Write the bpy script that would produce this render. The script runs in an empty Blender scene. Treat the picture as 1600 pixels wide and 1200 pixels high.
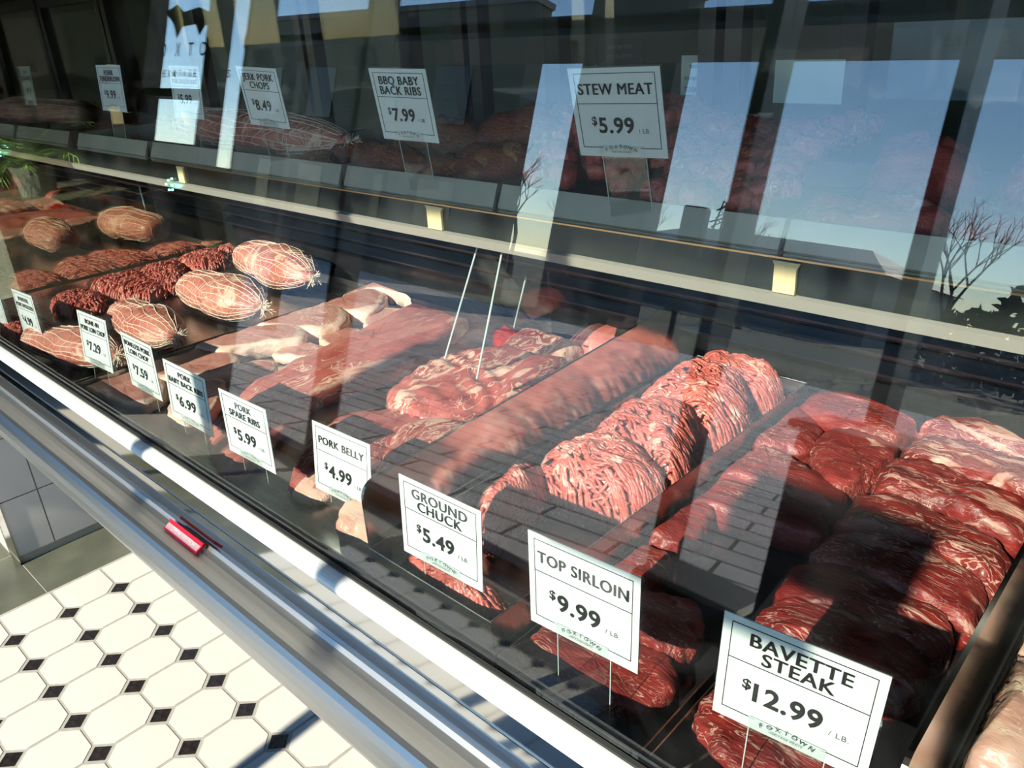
import bpy, bmesh, math, random
import numpy as np
from mathutils import Matrix, Vector, noise
PI = math.pi
S = bpy.context.scene
COL = S.collection

# ------------------------------------------------------------------ camera, world, sun, exposure
F = 1259.0
RW = np.array([[0.7297427, -0.2457814, 0.6380181], [0.6815572, 0.3356896, -0.6502248], [-0.0543629, 0.9093426, 0.4124811]])
CAM = np.array([0.0, 0.0, 1.5])
cd = bpy.data.cameras.new('camera'); cam = bpy.data.objects.new('camera', cd); COL.objects.link(cam)
cd.sensor_width = 36.0; cd.lens = 36.0 * F / 1600.0; cd.clip_start = 0.02; cd.clip_end = 400
cam.matrix_world = Matrix([[*RW[0], CAM[0]], [*RW[1], CAM[1]], [*RW[2], CAM[2]], [0, 0, 0, 1]])
S.camera = cam
S.view_settings.view_transform = 'Standard'; S.view_settings.look = 'None'
S.view_settings.gamma = 1.0; S.view_settings.use_curve_mapping = False
S.view_settings.exposure = 0.28
S.cycles.use_denoising = True
S.cycles.max_bounces = 10; S.cycles.transparent_max_bounces = 24; S.cycles.glossy_bounces = 6
S.cycles.caustics_reflective = False; S.cycles.caustics_refractive = False

W = bpy.data.worlds.new('world'); S.world = W; W.use_nodes = True
wn = W.node_tree; wn.nodes.clear()
sky = wn.nodes.new('ShaderNodeTexSky'); sky.sky_type = 'NISHITA'; sky.sun_disc = False
sky.sun_elevation = math.radians(42); sky.sun_rotation = math.radians(90); sky.altitude = 200; sky.dust_density = 0.2; sky.ozone_density = 2.5
bg = wn.nodes.new('ShaderNodeBackground'); bg.inputs['Strength'].default_value = 0.50
wo = wn.nodes.new('ShaderNodeOutputWorld')
hs = wn.nodes.new('ShaderNodeHueSaturation'); hs.inputs['Saturation'].default_value = 1.1
wn.links.new(sky.outputs[0], hs.inputs['Color']); wn.links.new(hs.outputs[0], bg.inputs[0]); wn.links.new(bg.outputs[0], wo.inputs[0])

sl = bpy.data.lights.new('sun', 'SUN'); so = bpy.data.objects.new('sun', sl); COL.objects.link(so)
SUN = Vector((-0.06, 1.0, -0.60)).normalized()
so.rotation_euler = SUN.to_track_quat('-Z', 'Y').to_euler(); so.location = (2, -6, 6)
sl.energy = 8.6; sl.angle = math.radians(0.5); sl.color = (1.0, 0.925, 0.80)

# ------------------------------------------------------------------ helpers
def ray(x, y):
    return RW @ np.array([(x - 800) / F, -(y - 600) / F, -1.0])
def atz(x, y, z):
    r = ray(x, y); return CAM + r * ((z - CAM[2]) / r[2])
def aty(x, y, Y):
    r = ray(x, y); return CAM + r * (Y / r[1])
TILT = math.radians(10); GY0, GZ0 = 0.463, 0.84
def glass_y(z): return GY0 + (z - GZ0) * math.tan(TILT)
def mirrored(x, y, Y):                       # where something stands whose reflection shows at this place of the photograph
    n = np.array([0, -math.cos(TILT), math.sin(TILT)]); r = ray(x, y)
    t = ((np.array([0, GY0, GZ0]) - CAM) @ n) / (r @ n); h = CAM + t * r
    q = r - 2 * (r @ n) * n
    return h + q * ((Y - h[1]) / q[1])
def deck(Y): return 0.752 + 0.02 * (Y - 0.52)

def rnd(s): return random.Random(s)

def tag(o, label=None, cat=None, group=None, kind=None):
    if label: o['label'] = label
    if cat: o['category'] = cat
    if group: o['group'] = group
    if kind: o['kind'] = kind
    return o
def empty(name, loc, label=None, cat=None, group=None, parent=None, mat=None):
    o = bpy.data.objects.new(name, None); COL.objects.link(o); o.empty_display_size = 0.05
    if mat is not None: o.matrix_world = mat
    else: o.location = loc
    return tag(o, label, cat, group)
def newmesh(name, verts, faces, mats, smooth=False, fmat=None):
    me = bpy.data.meshes.new(name)
    me.from_pydata([tuple(map(float, v)) for v in verts], [], faces)
    for m in (mats if isinstance(mats, (list, tuple)) else [mats]): me.materials.append(m)
    if fmat is not None: me.polygons.foreach_set('material_index', fmat)
    if smooth: me.polygons.foreach_set('use_smooth', [True] * len(me.polygons))
    me.update(); return me
def put(name, me, parent=None, loc=(0, 0, 0), rot=None):
    o = bpy.data.objects.new(name, me); COL.objects.link(o)
    if parent is not None: o.parent = parent
    o.location = loc
    if rot: o.rotation_euler = rot
    return o

class MB:
    def __init__(s): s.v = []; s.f = []; s.m = []
    def add(s, v, f, mi=0):
        n = len(s.v); s.v += [tuple(p) for p in v]; s.f += [tuple(i + n for i in q) for q in f]; s.m += [mi] * len(f); return s
    def box(s, x0, x1, y0, y1, z0, z1, mi=0):
        return s.add([(x, y, z) for z in (z0, z1) for y in (y0, y1) for x in (x0, x1)],
                     [(0, 2, 3, 1), (4, 5, 7, 6), (0, 1, 5, 4), (2, 6, 7, 3), (0, 4, 6, 2), (1, 3, 7, 5)], mi)
    def prism_x(s, prof, x0, x1, mi=0):          # closed (y,z) outline extruded along X
        n = len(prof)
        v = [(x0, y, z) for y, z in prof] + [(x1, y, z) for y, z in prof]
        f = [(i, (i + 1) % n, (i + 1) % n + n, i + n) for i in range(n)] + [tuple(range(n - 1, -1, -1)), tuple(range(n, 2 * n))]
        return s.add(v, f, mi)
    def prism_z(s, prof, z0, z1, mi=0):
        n = len(prof)
        v = [(x, y, z0) for x, y in prof] + [(x, y, z1) for x, y in prof]
        f = [(i, (i + 1) % n, (i + 1) % n + n, i + n) for i in range(n)] + [tuple(range(n - 1, -1, -1)), tuple(range(n, 2 * n))]
        return s.add(v, f, mi)
    def tube(s, pts, r, k=6, mi=0, closed=False):
        P = [Vector(p) for p in pts]; n = len(P)
        if n < 2: return s
        rr = r if isinstance(r, (list, tuple)) else [r] * n
        v = []; up = None
        for i, p in enumerate(P):
            if closed: d = P[(i + 1) % n] - P[i - 1]
            else: d = P[min(i + 1, n - 1)] - P[max(i - 1, 0)]
            if d.length < 1e-9: d = Vector((0, 0, 1))
            d.normalize()
            if up is None: up = d.orthogonal().normalized()
            up = (up - d * up.dot(d))
            if up.length < 1e-6: up = d.orthogonal()
            up.normalize(); w = d.cross(up)
            for j in range(k):
                a = 2 * PI * j / k; v.append(p + (up * math.cos(a) + w * math.sin(a)) * rr[i])
        f = []
        for i in range(n if closed else n - 1):
            a, b = i * k, ((i + 1) % n) * k
            for j in range(k): f.append((a + j, a + (j + 1) % k, b + (j + 1) % k, b + j))
        if not closed: f += [tuple(range(k - 1, -1, -1)), tuple(range((n - 1) * k, n * k))]
        return s.add(v, f, mi)
    def cyl(s, p, r0, r1, h, k=16, mi=0):
        return s.tube([p, (p[0], p[1], p[2] + h)], [r0, r1], k, mi)
    def mesh(s, name, mats, smooth=False): return newmesh(name, s.v, s.f, mats, smooth, s.m)
    def obj(s, name, mats, parent=None, smooth=False, loc=(0, 0, 0)):
        return put(name, s.mesh(name, mats, smooth), parent, loc)

def bevel(o, w, seg=2):
    m = o.modifiers.new('bevel', 'BEVEL'); m.width = w; m.segments = seg; m.limit_method = 'ANGLE'; return o

# ------------------------------------------------------------------ materials
def mat_new(name):
    m = bpy.data.materials.new(name); m.use_nodes = True; nt = m.node_tree; nt.nodes.clear()
    out = nt.nodes.new('ShaderNodeOutputMaterial'); return m, nt, out
def principled(name, col, rough=0.5, metal=0.0, coat=0.0, var=0.0, scale=20, bump=0.0, bscale=200, alpha=None, emit=None, aniso=None, spec=None):
    m, nt, out = mat_new(name); N = nt.nodes; L = nt.links
    b = N.new('ShaderNodeBsdfPrincipled'); L.new(b.outputs[0], out.inputs[0])
    b.inputs['Base Color'].default_value = (*col, 1); b.inputs['Roughness'].default_value = rough
    b.inputs['Metallic'].default_value = metal; b.inputs['Coat Weight'].default_value = coat
    if spec is not None: b.inputs['Specular IOR Level'].default_value = spec
    tc = N.new('ShaderNodeTexCoord')
    if var:
        n = N.new('ShaderNodeTexNoise'); n.inputs['Scale'].default_value = scale; n.inputs['Detail'].default_value = 5
        if aniso:
            mp = N.new('ShaderNodeMapping'); mp.inputs['Scale'].default_value = aniso; L.new(tc.outputs['Object'], mp.inputs[0]); L.new(mp.outputs[0], n.inputs['Vector'])
        else: L.new(tc.outputs['Object'], n.inputs['Vector'])
        r = N.new('ShaderNodeValToRGB'); r.color_ramp.elements[0].position = .3; r.color_ramp.elements[1].position = .7
        r.color_ramp.elements[0].color = (*[c * (1 - var) for c in col], 1); r.color_ramp.elements[1].color = (*[min(1, c * (1 + var)) for c in col], 1)
        L.new(n.outputs['Fac'], r.inputs[0]); L.new(r.outputs[0], b.inputs['Base Color'])
        mr = N.new('ShaderNodeMapRange'); mr.inputs['To Min'].default_value = max(0.02, rough * .8); mr.inputs['To Max'].default_value = rough * 1.25
        L.new(n.outputs['Fac'], mr.inputs[0]); L.new(mr.outputs[0], b.inputs['Roughness'])
    if bump:
        n2 = N.new('ShaderNodeTexNoise'); n2.inputs['Scale'].default_value = bscale; n2.inputs['Detail'].default_value = 3
        L.new(tc.outputs['Object'], n2.inputs['Vector'])
        bp = N.new('ShaderNodeBump'); bp.inputs['Strength'].default_value = bump; bp.inputs['Distance'].default_value = 0.002
        L.new(n2.outputs['Fac'], bp.inputs['Height']); L.new(bp.outputs[0], b.inputs['Normal'])
    if emit: b.inputs['Emission Color'].default_value = (*emit[0], 1); b.inputs['Emission Strength'].default_value = emit[1]
    return m
def glass_mat(name, r0, tint=(1, 1, 1), rough=0.0, smudge=0.0):
    m, nt, out = mat_new(name); N = nt.nodes; L = nt.links
    g = N.new('ShaderNodeNewGeometry')
    d = N.new('ShaderNodeVectorMath'); d.operation = 'DOT_PRODUCT'; L.new(g.outputs['Normal'], d.inputs[0]); L.new(g.outputs['Incoming'], d.inputs[1])
    a = N.new('ShaderNodeMath'); a.operation = 'ABSOLUTE'; L.new(d.outputs['Value'], a.inputs[0])
    s = N.new('ShaderNodeMath'); s.operation = 'SUBTRACT'; s.inputs[0].default_value = 1; L.new(a.outputs[0], s.inputs[1])
    p = N.new('ShaderNodeMath'); p.operation = 'POWER'; p.inputs[1].default_value = 5; L.new(s.outputs[0], p.inputs[0])
    k = N.new('ShaderNodeMath'); k.operation = 'MULTIPLY_ADD'; k.inputs[1].default_value = 1 - r0; k.inputs[2].default_value = r0; L.new(p.outputs[0], k.inputs[0])
    t = N.new('ShaderNodeBsdfTransparent'); t.inputs[0].default_value = (*tint, 1)
    gl = N.new('ShaderNodeBsdfGlossy'); gl.inputs['Roughness'].default_value = rough
    mx = N.new('ShaderNodeMixShader'); L.new(k.outputs[0], mx.inputs[0]); L.new(t.outputs[0], mx.inputs[1]); L.new(gl.outputs[0], mx.inputs[2])
    last = mx
    if smudge:
        df = N.new('ShaderNodeBsdfDiffuse'); df.inputs[0].default_value = (.8, .8, .8, 1)
        tc = N.new('ShaderNodeTexCoord'); n = N.new('ShaderNodeTexNoise'); n.inputs['Scale'].default_value = 9; n.inputs['Detail'].default_value = 8; n.inputs['Distortion'].default_value = 1.5
        L.new(tc.outputs['Object'], n.inputs['Vector'])
        mr = N.new('ShaderNodeMapRange'); mr.inputs['From Min'].default_value = .45; mr.inputs['From Max'].default_value = .8; mr.inputs['To Max'].default_value = smudge
        L.new(n.outputs['Fac'], mr.inputs[0])
        m2 = N.new('ShaderNodeMixShader'); L.new(mr.outputs[0], m2.inputs[0]); L.new(mx.outputs[0], m2.inputs[1]); L.new(df.outputs[0], m2.inputs[2]); last = m2
    L.new(last.outputs[0], out.inputs[0]); return m
def half_mirror(name):
    m, nt, out = mat_new(name); N = nt.nodes; L = nt.links
    t = N.new('ShaderNodeBsdfTransparent'); t.inputs[0].default_value = (.8, .85, .78, 1)
    gl = N.new('ShaderNodeBsdfGlossy'); gl.inputs['Roughness'].default_value = .0; gl.inputs[0].default_value = (.95, .86, .72, 1)
    mx = N.new('ShaderNodeMixShader'); mx.inputs[0].default_value = .45
    L.new(t.outputs[0], mx.inputs[1]); L.new(gl.outputs[0], mx.inputs[2]); L.new(mx.outputs[0], out.inputs[0]); return m

def meat_mat(name, lean, lean2, fat, vein=0.03, patch=0.62, scale=14, stretch=(1, 3, 3), rim=None, rough=.42, rot=0.6, bump=.5, pscale=1.0):
    m, nt, out = mat_new(name); N = nt.nodes; L = nt.links
    b = N.new('ShaderNodeBsdfPrincipled'); L.new(b.outputs[0], out.inputs[0])
    b.inputs['Roughness'].default_value = rough; b.inputs['Coat Weight'].default_value = .12; b.inputs['Coat Roughness'].default_value = .22
    b.inputs['Subsurface Weight'].default_value = 0.0
    tc = N.new('ShaderNodeTexCoord'); oi = N.new('ShaderNodeObjectInfo')
    sh = N.new('ShaderNodeVectorMath'); sh.operation = 'SCALE'; sh.inputs[0].default_value = (7.1, 3.3, 5.7); L.new(oi.outputs['Random'], sh.inputs['Scale'])
    ad = N.new('ShaderNodeVectorMath'); ad.operation = 'ADD'; L.new(tc.outputs['Object'], ad.inputs[0]); L.new(sh.outputs[0], ad.inputs[1])
    mp = N.new('ShaderNodeMapping'); mp.inputs['Scale'].default_value = stretch; mp.inputs['Rotation'].default_value = (0, 0, rot); L.new(ad.outputs[0], mp.inputs[0])
    def nz(sc, det, dist, src=mp):
        n = N.new('ShaderNodeTexNoise'); n.inputs['Scale'].default_value = sc; n.inputs['Detail'].default_value = det; n.inputs['Distortion'].default_value = dist
        L.new(src.outputs[0], n.inputs['Vector']); return n
    def mix(fac, a, bcol):
        x = N.new('ShaderNodeMix'); x.data_type = 'RGBA'
        L.new(fac, x.inputs['Factor'])
        for s, v in ((6, a), (7, bcol)):
            if isinstance(v, tuple): x.inputs[s].default_value = (*v, 1)
            else: L.new(v, x.inputs[s])
        return x.outputs[2]
    n1 = nz(scale * .8, 3, .5)
    r1 = N.new('ShaderNodeMapRange'); r1.inputs['From Min'].default_value = .35; r1.inputs['From Max'].default_value = .65; L.new(n1.outputs['Fac'], r1.inputs[0])
    c = mix(r1.outputs[0], lean, lean2)
    # thin fat veins where a noise crosses its middle
    n2 = nz(scale * 1.1, 6, 1.6)
    s2 = N.new('ShaderNodeMath'); s2.operation = 'SUBTRACT'; s2.inputs[1].default_value = .5; L.new(n2.outputs['Fac'], s2.inputs[0])
    a2 = N.new('ShaderNodeMath'); a2.operation = 'ABSOLUTE'; L.new(s2.outputs[0], a2.inputs[0])
    n3 = nz(scale * .45, 2, 0, ad)
    r3 = N.new('ShaderNodeMapRange'); r3.inputs['From Min'].default_value = .42; r3.inputs['From Max'].default_value = .7; r3.inputs['To Max'].default_value = vein; L.new(n3.outputs['Fac'], r3.inputs[0])
    lt = N.new('ShaderNodeMath'); lt.operation = 'SUBTRACT'; L.new(r3.outputs[0], lt.inputs[0]); L.new(a2.outputs[0], lt.inputs[1])
    v2 = N.new('ShaderNodeMapRange'); v2.inputs['From Min'].default_value = -.004; v2.inputs['From Max'].default_value = .008; L.new(lt.outputs[0], v2.inputs[0])
    c = mix(v2.outputs[0], c, fat)
    # patches of fat and silverskin
    n4 = nz(scale * .5 * pscale, 5, 1.2)
    v4 = N.new('ShaderNodeMapRange'); v4.inputs['From Min'].default_value = patch; v4.inputs['From Max'].default_value = patch + .05; v4.inputs['To Max'].default_value = .85; L.new(n4.outputs['Fac'], v4.inputs[0])
    c = mix(v4.outputs[0], c, fat)
    if rim:
        at = N.new('ShaderNodeAttribute'); at.attribute_name = 'rim'
        n5 = nz(scale * 1.2, 3, 0, ad)
        mm = N.new('ShaderNodeMath'); mm.operation = 'MULTIPLY_ADD'; mm.inputs[1].default_value = .3; mm.inputs[2].default_value = -.15; L.new(n5.outputs['Fac'], mm.inputs[0])
        sm = N.new('ShaderNodeMath'); sm.operation = 'ADD'; L.new(at.outputs['Fac'], sm.inputs[0]); L.new(mm.outputs[0], sm.inputs[1])
        v5 = N.new('ShaderNodeMapRange'); v5.inputs['From Min'].default_value = rim; v5.inputs['From Max'].default_value = rim + .05; L.new(sm.outputs[0], v5.inputs[0])
        c = mix(v5.outputs[0], c, fat)
    L.new(c, b.inputs['Base Color'])
    n6 = nz(scale * 5, 4, .3)
    bp = N.new('ShaderNodeBump'); bp.inputs['Strength'].default_value = bump; bp.inputs['Distance'].default_value = .004
    ad6 = N.new('ShaderNodeMath'); ad6.operation = 'MULTIPLY_ADD'; ad6.inputs[1].default_value = .5; L.new(v2.outputs[0], ad6.inputs[0]); L.new(n6.outputs['Fac'], ad6.inputs[2])
    L.new(ad6.outputs[0], bp.inputs['Height']); L.new(bp.outputs[0], b.inputs['Normal']); L.new(bp.outputs[0], b.inputs['Coat Normal'])
    return m

M = {}
M['tile_white'] = principled('cream porcelain', (.70, .665, .60), .14, var=.03, scale=3)
M['tile_black'] = principled('black marble', (.022, .018, .018), .25, var=.6, scale=60)
M['tile_olive'] = principled('olive slate tile', (.115, .118, .085), .35, var=.25, scale=7, bump=.2, bscale=60)
M['grout'] = principled('grout', (.42, .385, .33), .85, var=.1, scale=80)
M['steel_satin'] = principled('satin steel', (.72, .69, .645), .42, metal=1, var=.04, scale=3, aniso=(.5, 30, 30))
M['steel_mirror'] = principled('polished steel', (.70, .69, .66), .055, metal=1)
M['steel_bright'] = principled('bright aluminium', (.86, .86, .86), .26, metal=1)
M['alu_white'] = principled('white anodised trim', (.78, .79, .78), .28, metal=.25)
M['steel_tray'] = principled('tray steel', (.62, .60, .55), .28, metal=1, var=.06, scale=8, aniso=(1, 20, 20))
M['steel_panel'] = principled('brushed divider steel', (.60, .57, .54), .17, metal=1, var=.05, scale=4, aniso=(1, 2, 30))
M['tray_white'] = principled('grey steel pan', (.47, .42, .32), .42, metal=.35, var=.08)
M['lip'] = principled('brushed shelf lip', (.62, .60, .52), .3, metal=.5)
M['black_gloss'] = principled('black enamel', (.012, .012, .014), .16, var=.3)
M['black_rubber'] = principled('black rubber', (.015, .015, .015), .6)
M['tray_rim'] = principled('tray rim metal', (.55, .45, .28), .3, metal=1)
M['dark_frame'] = principled('dark bronze frame', (.030, .026, .022), .4)
M['dark_wall'] = principled('dark wall', (.035, .032, .028), .7, var=.2, scale=4)
M['kitchen_wall'] = principled('green grey panel wall', (.075, .095, .07), .5, var=.15, scale=3)
M['louver'] = principled('blue grey louver', (.12, .15, .19), .3, metal=.4)
M['plinth_tile'] = principled('glossy grey tile', (.58, .55, .52), .10, var=.05, scale=5)
M['chrome'] = principled('chrome', (.85, .85, .85), .08, metal=1)
M['ceiling'] = principled('ceiling paint', (.10, .10, .09), .8)
M['paper'] = principled('white card', (.68, .74, .70), .55)
M['ink'] = principled('black ink', (.018, .018, .018), .6)
M['ink_soft'] = principled('grey ink', (.12, .12, .12), .6)
M['red_tag'] = principled('red plastic', (.62, .02, .05), .35)
M['pink_tag'] = principled('pink label', (.78, .42, .44), .4)
M['case_glass'] = glass_mat('front glass', .085, (.985, .995, .985), smudge=.006)
M['pane_glass'] = glass_mat('window glass', .03, (.97, .99, .98))
M['acrylic'] = glass_mat('clear acrylic', .05, (.97, .98, .98), .02)
M['acrylic_edge'] = principled('acrylic edge', (.55, .70, .64), .2)
M['half_mirror'] = half_mirror('half mirrored glass')
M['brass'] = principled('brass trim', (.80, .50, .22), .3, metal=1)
M['sun_glint'] = principled('sun glint cream', (.90, .70, .36), .4)  # cream colour stands in for sunlight reflected on the shelf face
M['net'] = principled('butcher netting', (.86, .74, .60), .7)
M['asphalt'] = principled('pavement', (.52, .48, .43), .85, var=.18, scale=2.5, bump=.3, bscale=40)
M['grass'] = principled('dry grass', (.11, .105, .06), .9, var=.3, scale=1)
M['bark'] = principled('bark', (.05, .042, .035), .9)
M['leaf_dark'] = principled('dark evergreen', (.018, .028, .016), .8)
M['building'] = principled('dark cladding', (.045, .055, .075), .6, var=.1, scale=1)
M['bldg_tan'] = principled('tan wall', (.33, .29, .22), .8)
M['palm'] = principled('palm leaf', (.34, .62, .10), .4, var=.4, scale=10)
M['pot'] = principled('white glazed pot', (.7, .68, .6), .2)
M['pepper'] = principled('green pepper', (.30, .33, .05), .3, var=.25, scale=20)
M['wrap'] = glass_mat('cling wrap', .10, (.97, .97, .97), .08, smudge=.12)
M['warm_lamp'] = principled('warm lamp', (1, .8, .5), .5, emit=((1, .78, .45), 9))
M['green_led'] = principled('green led', (.1, .8, .6), .5, emit=((.15, 1, .75), 14))
M['white_wall'] = principled('white wall', (.62, .60, .52), .8, var=.05)
M['red_wet'] = principled('wet red', (.42, .015, .008), .2)

RED, DRED, FATC = (.33, .030, .022), (.17, .018, .016), (.72, .40, .29)
M['sirloin'] = meat_mat('sirloin', (.32, .040, .032), (.19, .021, .019), (.74, .42, .32), vein=.018, patch=.68, scale=16, stretch=(1, 3.5, 2), rot=.5)
M['bavette'] = meat_mat('bavette', (.30, .028, .021), (.16, .017, .016), (.64, .36, .28), vein=.028, patch=.585, scale=13, stretch=(1, 4.5, 2), rot=.45, bump=.6)
M['rib'] = meat_mat('pork rib', (.50, .105, .080), (.33, .050, .040), (.78, .50, .38), vein=.055, patch=.56, scale=13, stretch=(1.8, 1, 1.5), rot=.3)
M['loin_rib'] = meat_mat('loin rib', (.56, .19, .145), (.44, .085, .070), (.80, .50, .38), vein=.018, patch=.645, scale=7, stretch=(3, .8, 2), rot=.1)
M['chop'] = meat_mat('pork chop', (.62, .31, .245), (.52, .20, .16), (.82, .58, .46), vein=.02, patch=.64, scale=10, stretch=(1.5, 1.5, 2), rim=.80)
M['roast'] = meat_mat('pork shoulder', (.60, .23, .16), (.42, .10, .07), (.80, .52, .38), vein=.03, patch=.58, scale=12, stretch=(1, 1.6, 1.5))
M['bbq'] = meat_mat('barbecue rubbed meat', (.30, .085, .035), (.16, .035, .018), (.42, .20, .07), vein=.03, patch=.58, scale=18, stretch=(1, 2, 2), rough=.5, bump=.8)
M['stew'] = meat_mat('stew beef', (.52, .11, .09), (.34, .055, .048), (.62, .34, .26), vein=.02, patch=.66, scale=22, stretch=(1, 2, 2))
M['chicken'] = meat_mat('chicken', (.72, .46, .34), (.60, .30, .22), (.80, .60, .42), vein=.02, patch=.6, scale=8)
M['chuck'] = meat_mat('ground chuck', (.62, .17, .135), (.48, .085, .065), (.80, .46, .38), vein=.02, patch=.60, scale=60, stretch=(1, 1, 1), rough=.38, bump=.1)
M['gpork'] = meat_mat('ground pork', (.58, .17, .125), (.44, .085, .062), (.76, .42, .33), vein=.02, patch=.60, scale=60, stretch=(1, 1, 1), rough=.42, bump=.1)

# pavement joints
def add_joints(m):
    nt = m.node_tree; N = nt.nodes; L = nt.links; b = [n for n in N if n.type == 'BSDF_PRINCIPLED'][0]
    src = b.inputs['Base Color'].links[0].from_socket
    tc = N.new('ShaderNodeTexCoord'); mp = N.new('ShaderNodeMapping'); mp.inputs['Rotation'].default_value = (0, 0, .25)
    L.new(tc.outputs['Object'], mp.inputs[0])
    br = N.new('ShaderNodeTexBrick'); br.inputs['Scale'].default_value = 1; br.inputs['Mortar Size'].default_value = .012; br.inputs['Brick Width'].default_value = .9; br.inputs['Row Height'].default_value = .22
    br.inputs['Color1'].default_value = (1, 1, 1, 1); br.inputs['Color2'].default_value = (.82, .82, .82, 1); br.inputs['Mortar'].default_value = (.2, .2, .2, 1)
    L.new(mp.outputs[0], br.inputs['Vector'])
    x = N.new('ShaderNodeMix'); x.data_type = 'RGBA'; x.blend_type = 'MULTIPLY'; x.inputs['Factor'].default_value = 1
    L.new(src, x.inputs[6]); L.new(br.outputs[0], x.inputs[7]); L.new(x.outputs[2], b.inputs['Base Color'])
add_joints(M['asphalt'])

# ------------------------------------------------------------------ the setting: floor with its tiles
PIT = 0.1467; GX0, GY = -2.269, 0.5695          # one dot of the pattern
fl = MB().box(-9, 3.2, -1.36, 4.2, -.10, -.0012).obj('floor', M['grout']); tag(fl, kind='structure')
g = .0040
c_ = .0335                                       # corner cut
h_ = PIT / 2 - g
octp = [(h_, -h_ + c_), (h_, h_ - c_), (h_ - c_, h_), (-h_ + c_, h_), (-h_, h_ - c_), (-h_, -h_ + c_), (-h_ + c_, -h_), (h_ - c_, -h_)]
oct_me = MB().prism_z(octp, -.004, 0).mesh('floor_tile', M['tile_white'])
d_ = c_ - 1.5 * g
dot_me = MB().prism_z([(d_, 0), (0, d_), (-d_, 0), (0, -d_)], -.004, -.0002).mesh('dot_tile', M['tile_black'])
ntile = 0
edgeY = .675; startX = -2.42; endY = -.90
for i in range(17):
    for j in range(-10, 1):
        x = GX0 + i * PIT; y = GY + j * PIT
        if y < endY: continue
        put('dot_tile', dot_me, fl, (x, y, 0))
        cx, cy = x + PIT / 2, y + PIT / 2
        if j == 0:                               # cut row against the case
            yy = edgeY - cy
            me = bpy.data.meshes.get('cut_tile') or MB().prism_z([(h_, -h_ + c_), (h_, yy), (-h_, yy), (-h_, -h_ + c_), (-h_ + c_, -h_), (h_ - c_, -h_)], -.004, 0).mesh('cut_tile', M['tile_white'])
        else: me = oct_me
        put('floor_tile', me, fl, (cx, cy, 0)); ntile += 1
for j in range(-10, 1):                          # left column, cut at the border
    cy = GY + j * PIT + PIT / 2; cx = GX0 - PIT / 2
    yt = (edgeY - cy) if j == 0 else None
    pr = [(h_, -h_ + c_), (h_, h_ - c_), (h_ - c_, h_), (-h_, h_), (-h_, -h_), (h_ - c_, -h_)] if yt is None else [(h_, -h_ + c_), (h_, yt), (-h_, yt), (-h_, -h_), (h_ - c_, -h_)]
    me = MB().prism_z(pr, -.004, 0).mesh('floor_tile', M['tile_white']); put('floor_tile', me, fl, (cx, cy, 0))
BW = .30
for k in range(-4, 9):                           # olive border along the left edge and rows beyond it
    for q in range(0, 4):
        x1 = startX - .004 - q * (BW + .004); x0 = x1 - BW
        y0 = .415 - k * .302; y1 = y0 + .298
        if y0 < -1.3 or y0 > .6: continue
        put('border_tile', MB().box(0, x1 - x0, 0, min(y1, .675) - y0, -.004, -.0003).mesh('border_tile', M['tile_olive']), fl, (x0, y0, 0))
for k in range(0, 18):
    x0 = startX + k * .304
    for y0 in (-1.2,):
        put('border_tile', MB().box(0, .30, 0, .29, -.004, -.0003).mesh('border_tile', M['tile_olive']), fl, (x0, y0, 0))

# room shell
tag(MB().box(-9, 3.3, -1.42, 4.3, 3.3, 3.4).obj('ceiling', M['ceiling']), kind='structure')
tag(MB().box(3.2, 3.3, -1.36, 4.2, 0, 3.3).obj('wall_right', M['white_wall']), kind='structure')
tag(MB().box(-9.1, -9, -1.36, 4.2, 0, 3.3).obj('wall_left', M['dark_wall']), kind='structure')
tag(MB().box(-9, 3.2, 4.1, 4.2, 0, 3.3).obj('wall_back', M['dark_wall']), kind='structure')
# storefront wall: solid piers, glazed openings
SY0, SY1 = -1.42, -1.30
sw = MB()
HEAD = 2.61
openings = [(-5.72, -4.92), (-4.84, 3.15)]
xs = -9.0
for a, b_ in openings:
    sw.box(xs, a, SY0, SY1, 0, 3.3); sw.box(a, b_, SY0, SY1, HEAD, 3.3); xs = b_
sw.box(xs, 3.2, SY0, SY1, 0, 3.3)
sw.box(-5.72, -4.92, SY0, SY1, 0, 1.55).box(-4.84, -4.42, SY0, SY1, 0, 1.44)
tag(sw.obj('wall_front', M['dark_wall']), kind='structure')
WIN = []
def window(n, a, b_, mull, rail=()):
    root = MB().box(a, b_, SY0 + .02, SY1 - .02, 0, .06).obj('window_%d' % n, M['dark_frame']); tag(root, kind='structure')
    for x in mull: MB().box(x - .022, x + .022, SY0 - .01, SY1 + .02, .06, HEAD).obj('window_mullion', M['dark_frame'], root)
    for z in rail: MB().box(a, b_, SY0 + .015, SY1 - .015, z - .025, z + .025).obj('window_rail', M['dark_frame'], root)
    ed = [a] + list(mull) + [b_]
    for x0, x1 in zip(ed[:-1], ed[1:]):
        if x1 - x0 > .08: MB().box(x0 + .022, x1 - .022, -1.364, -1.358, .06, HEAD).obj('pane', M['pane_glass'], root)
    return root
w1 = window(1, *openings[0], [], [1.50 + .36])
window(2, *openings[1], [-4.40, -3.32, -1.27, -.69, .95, 1.93, 3.05])

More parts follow.
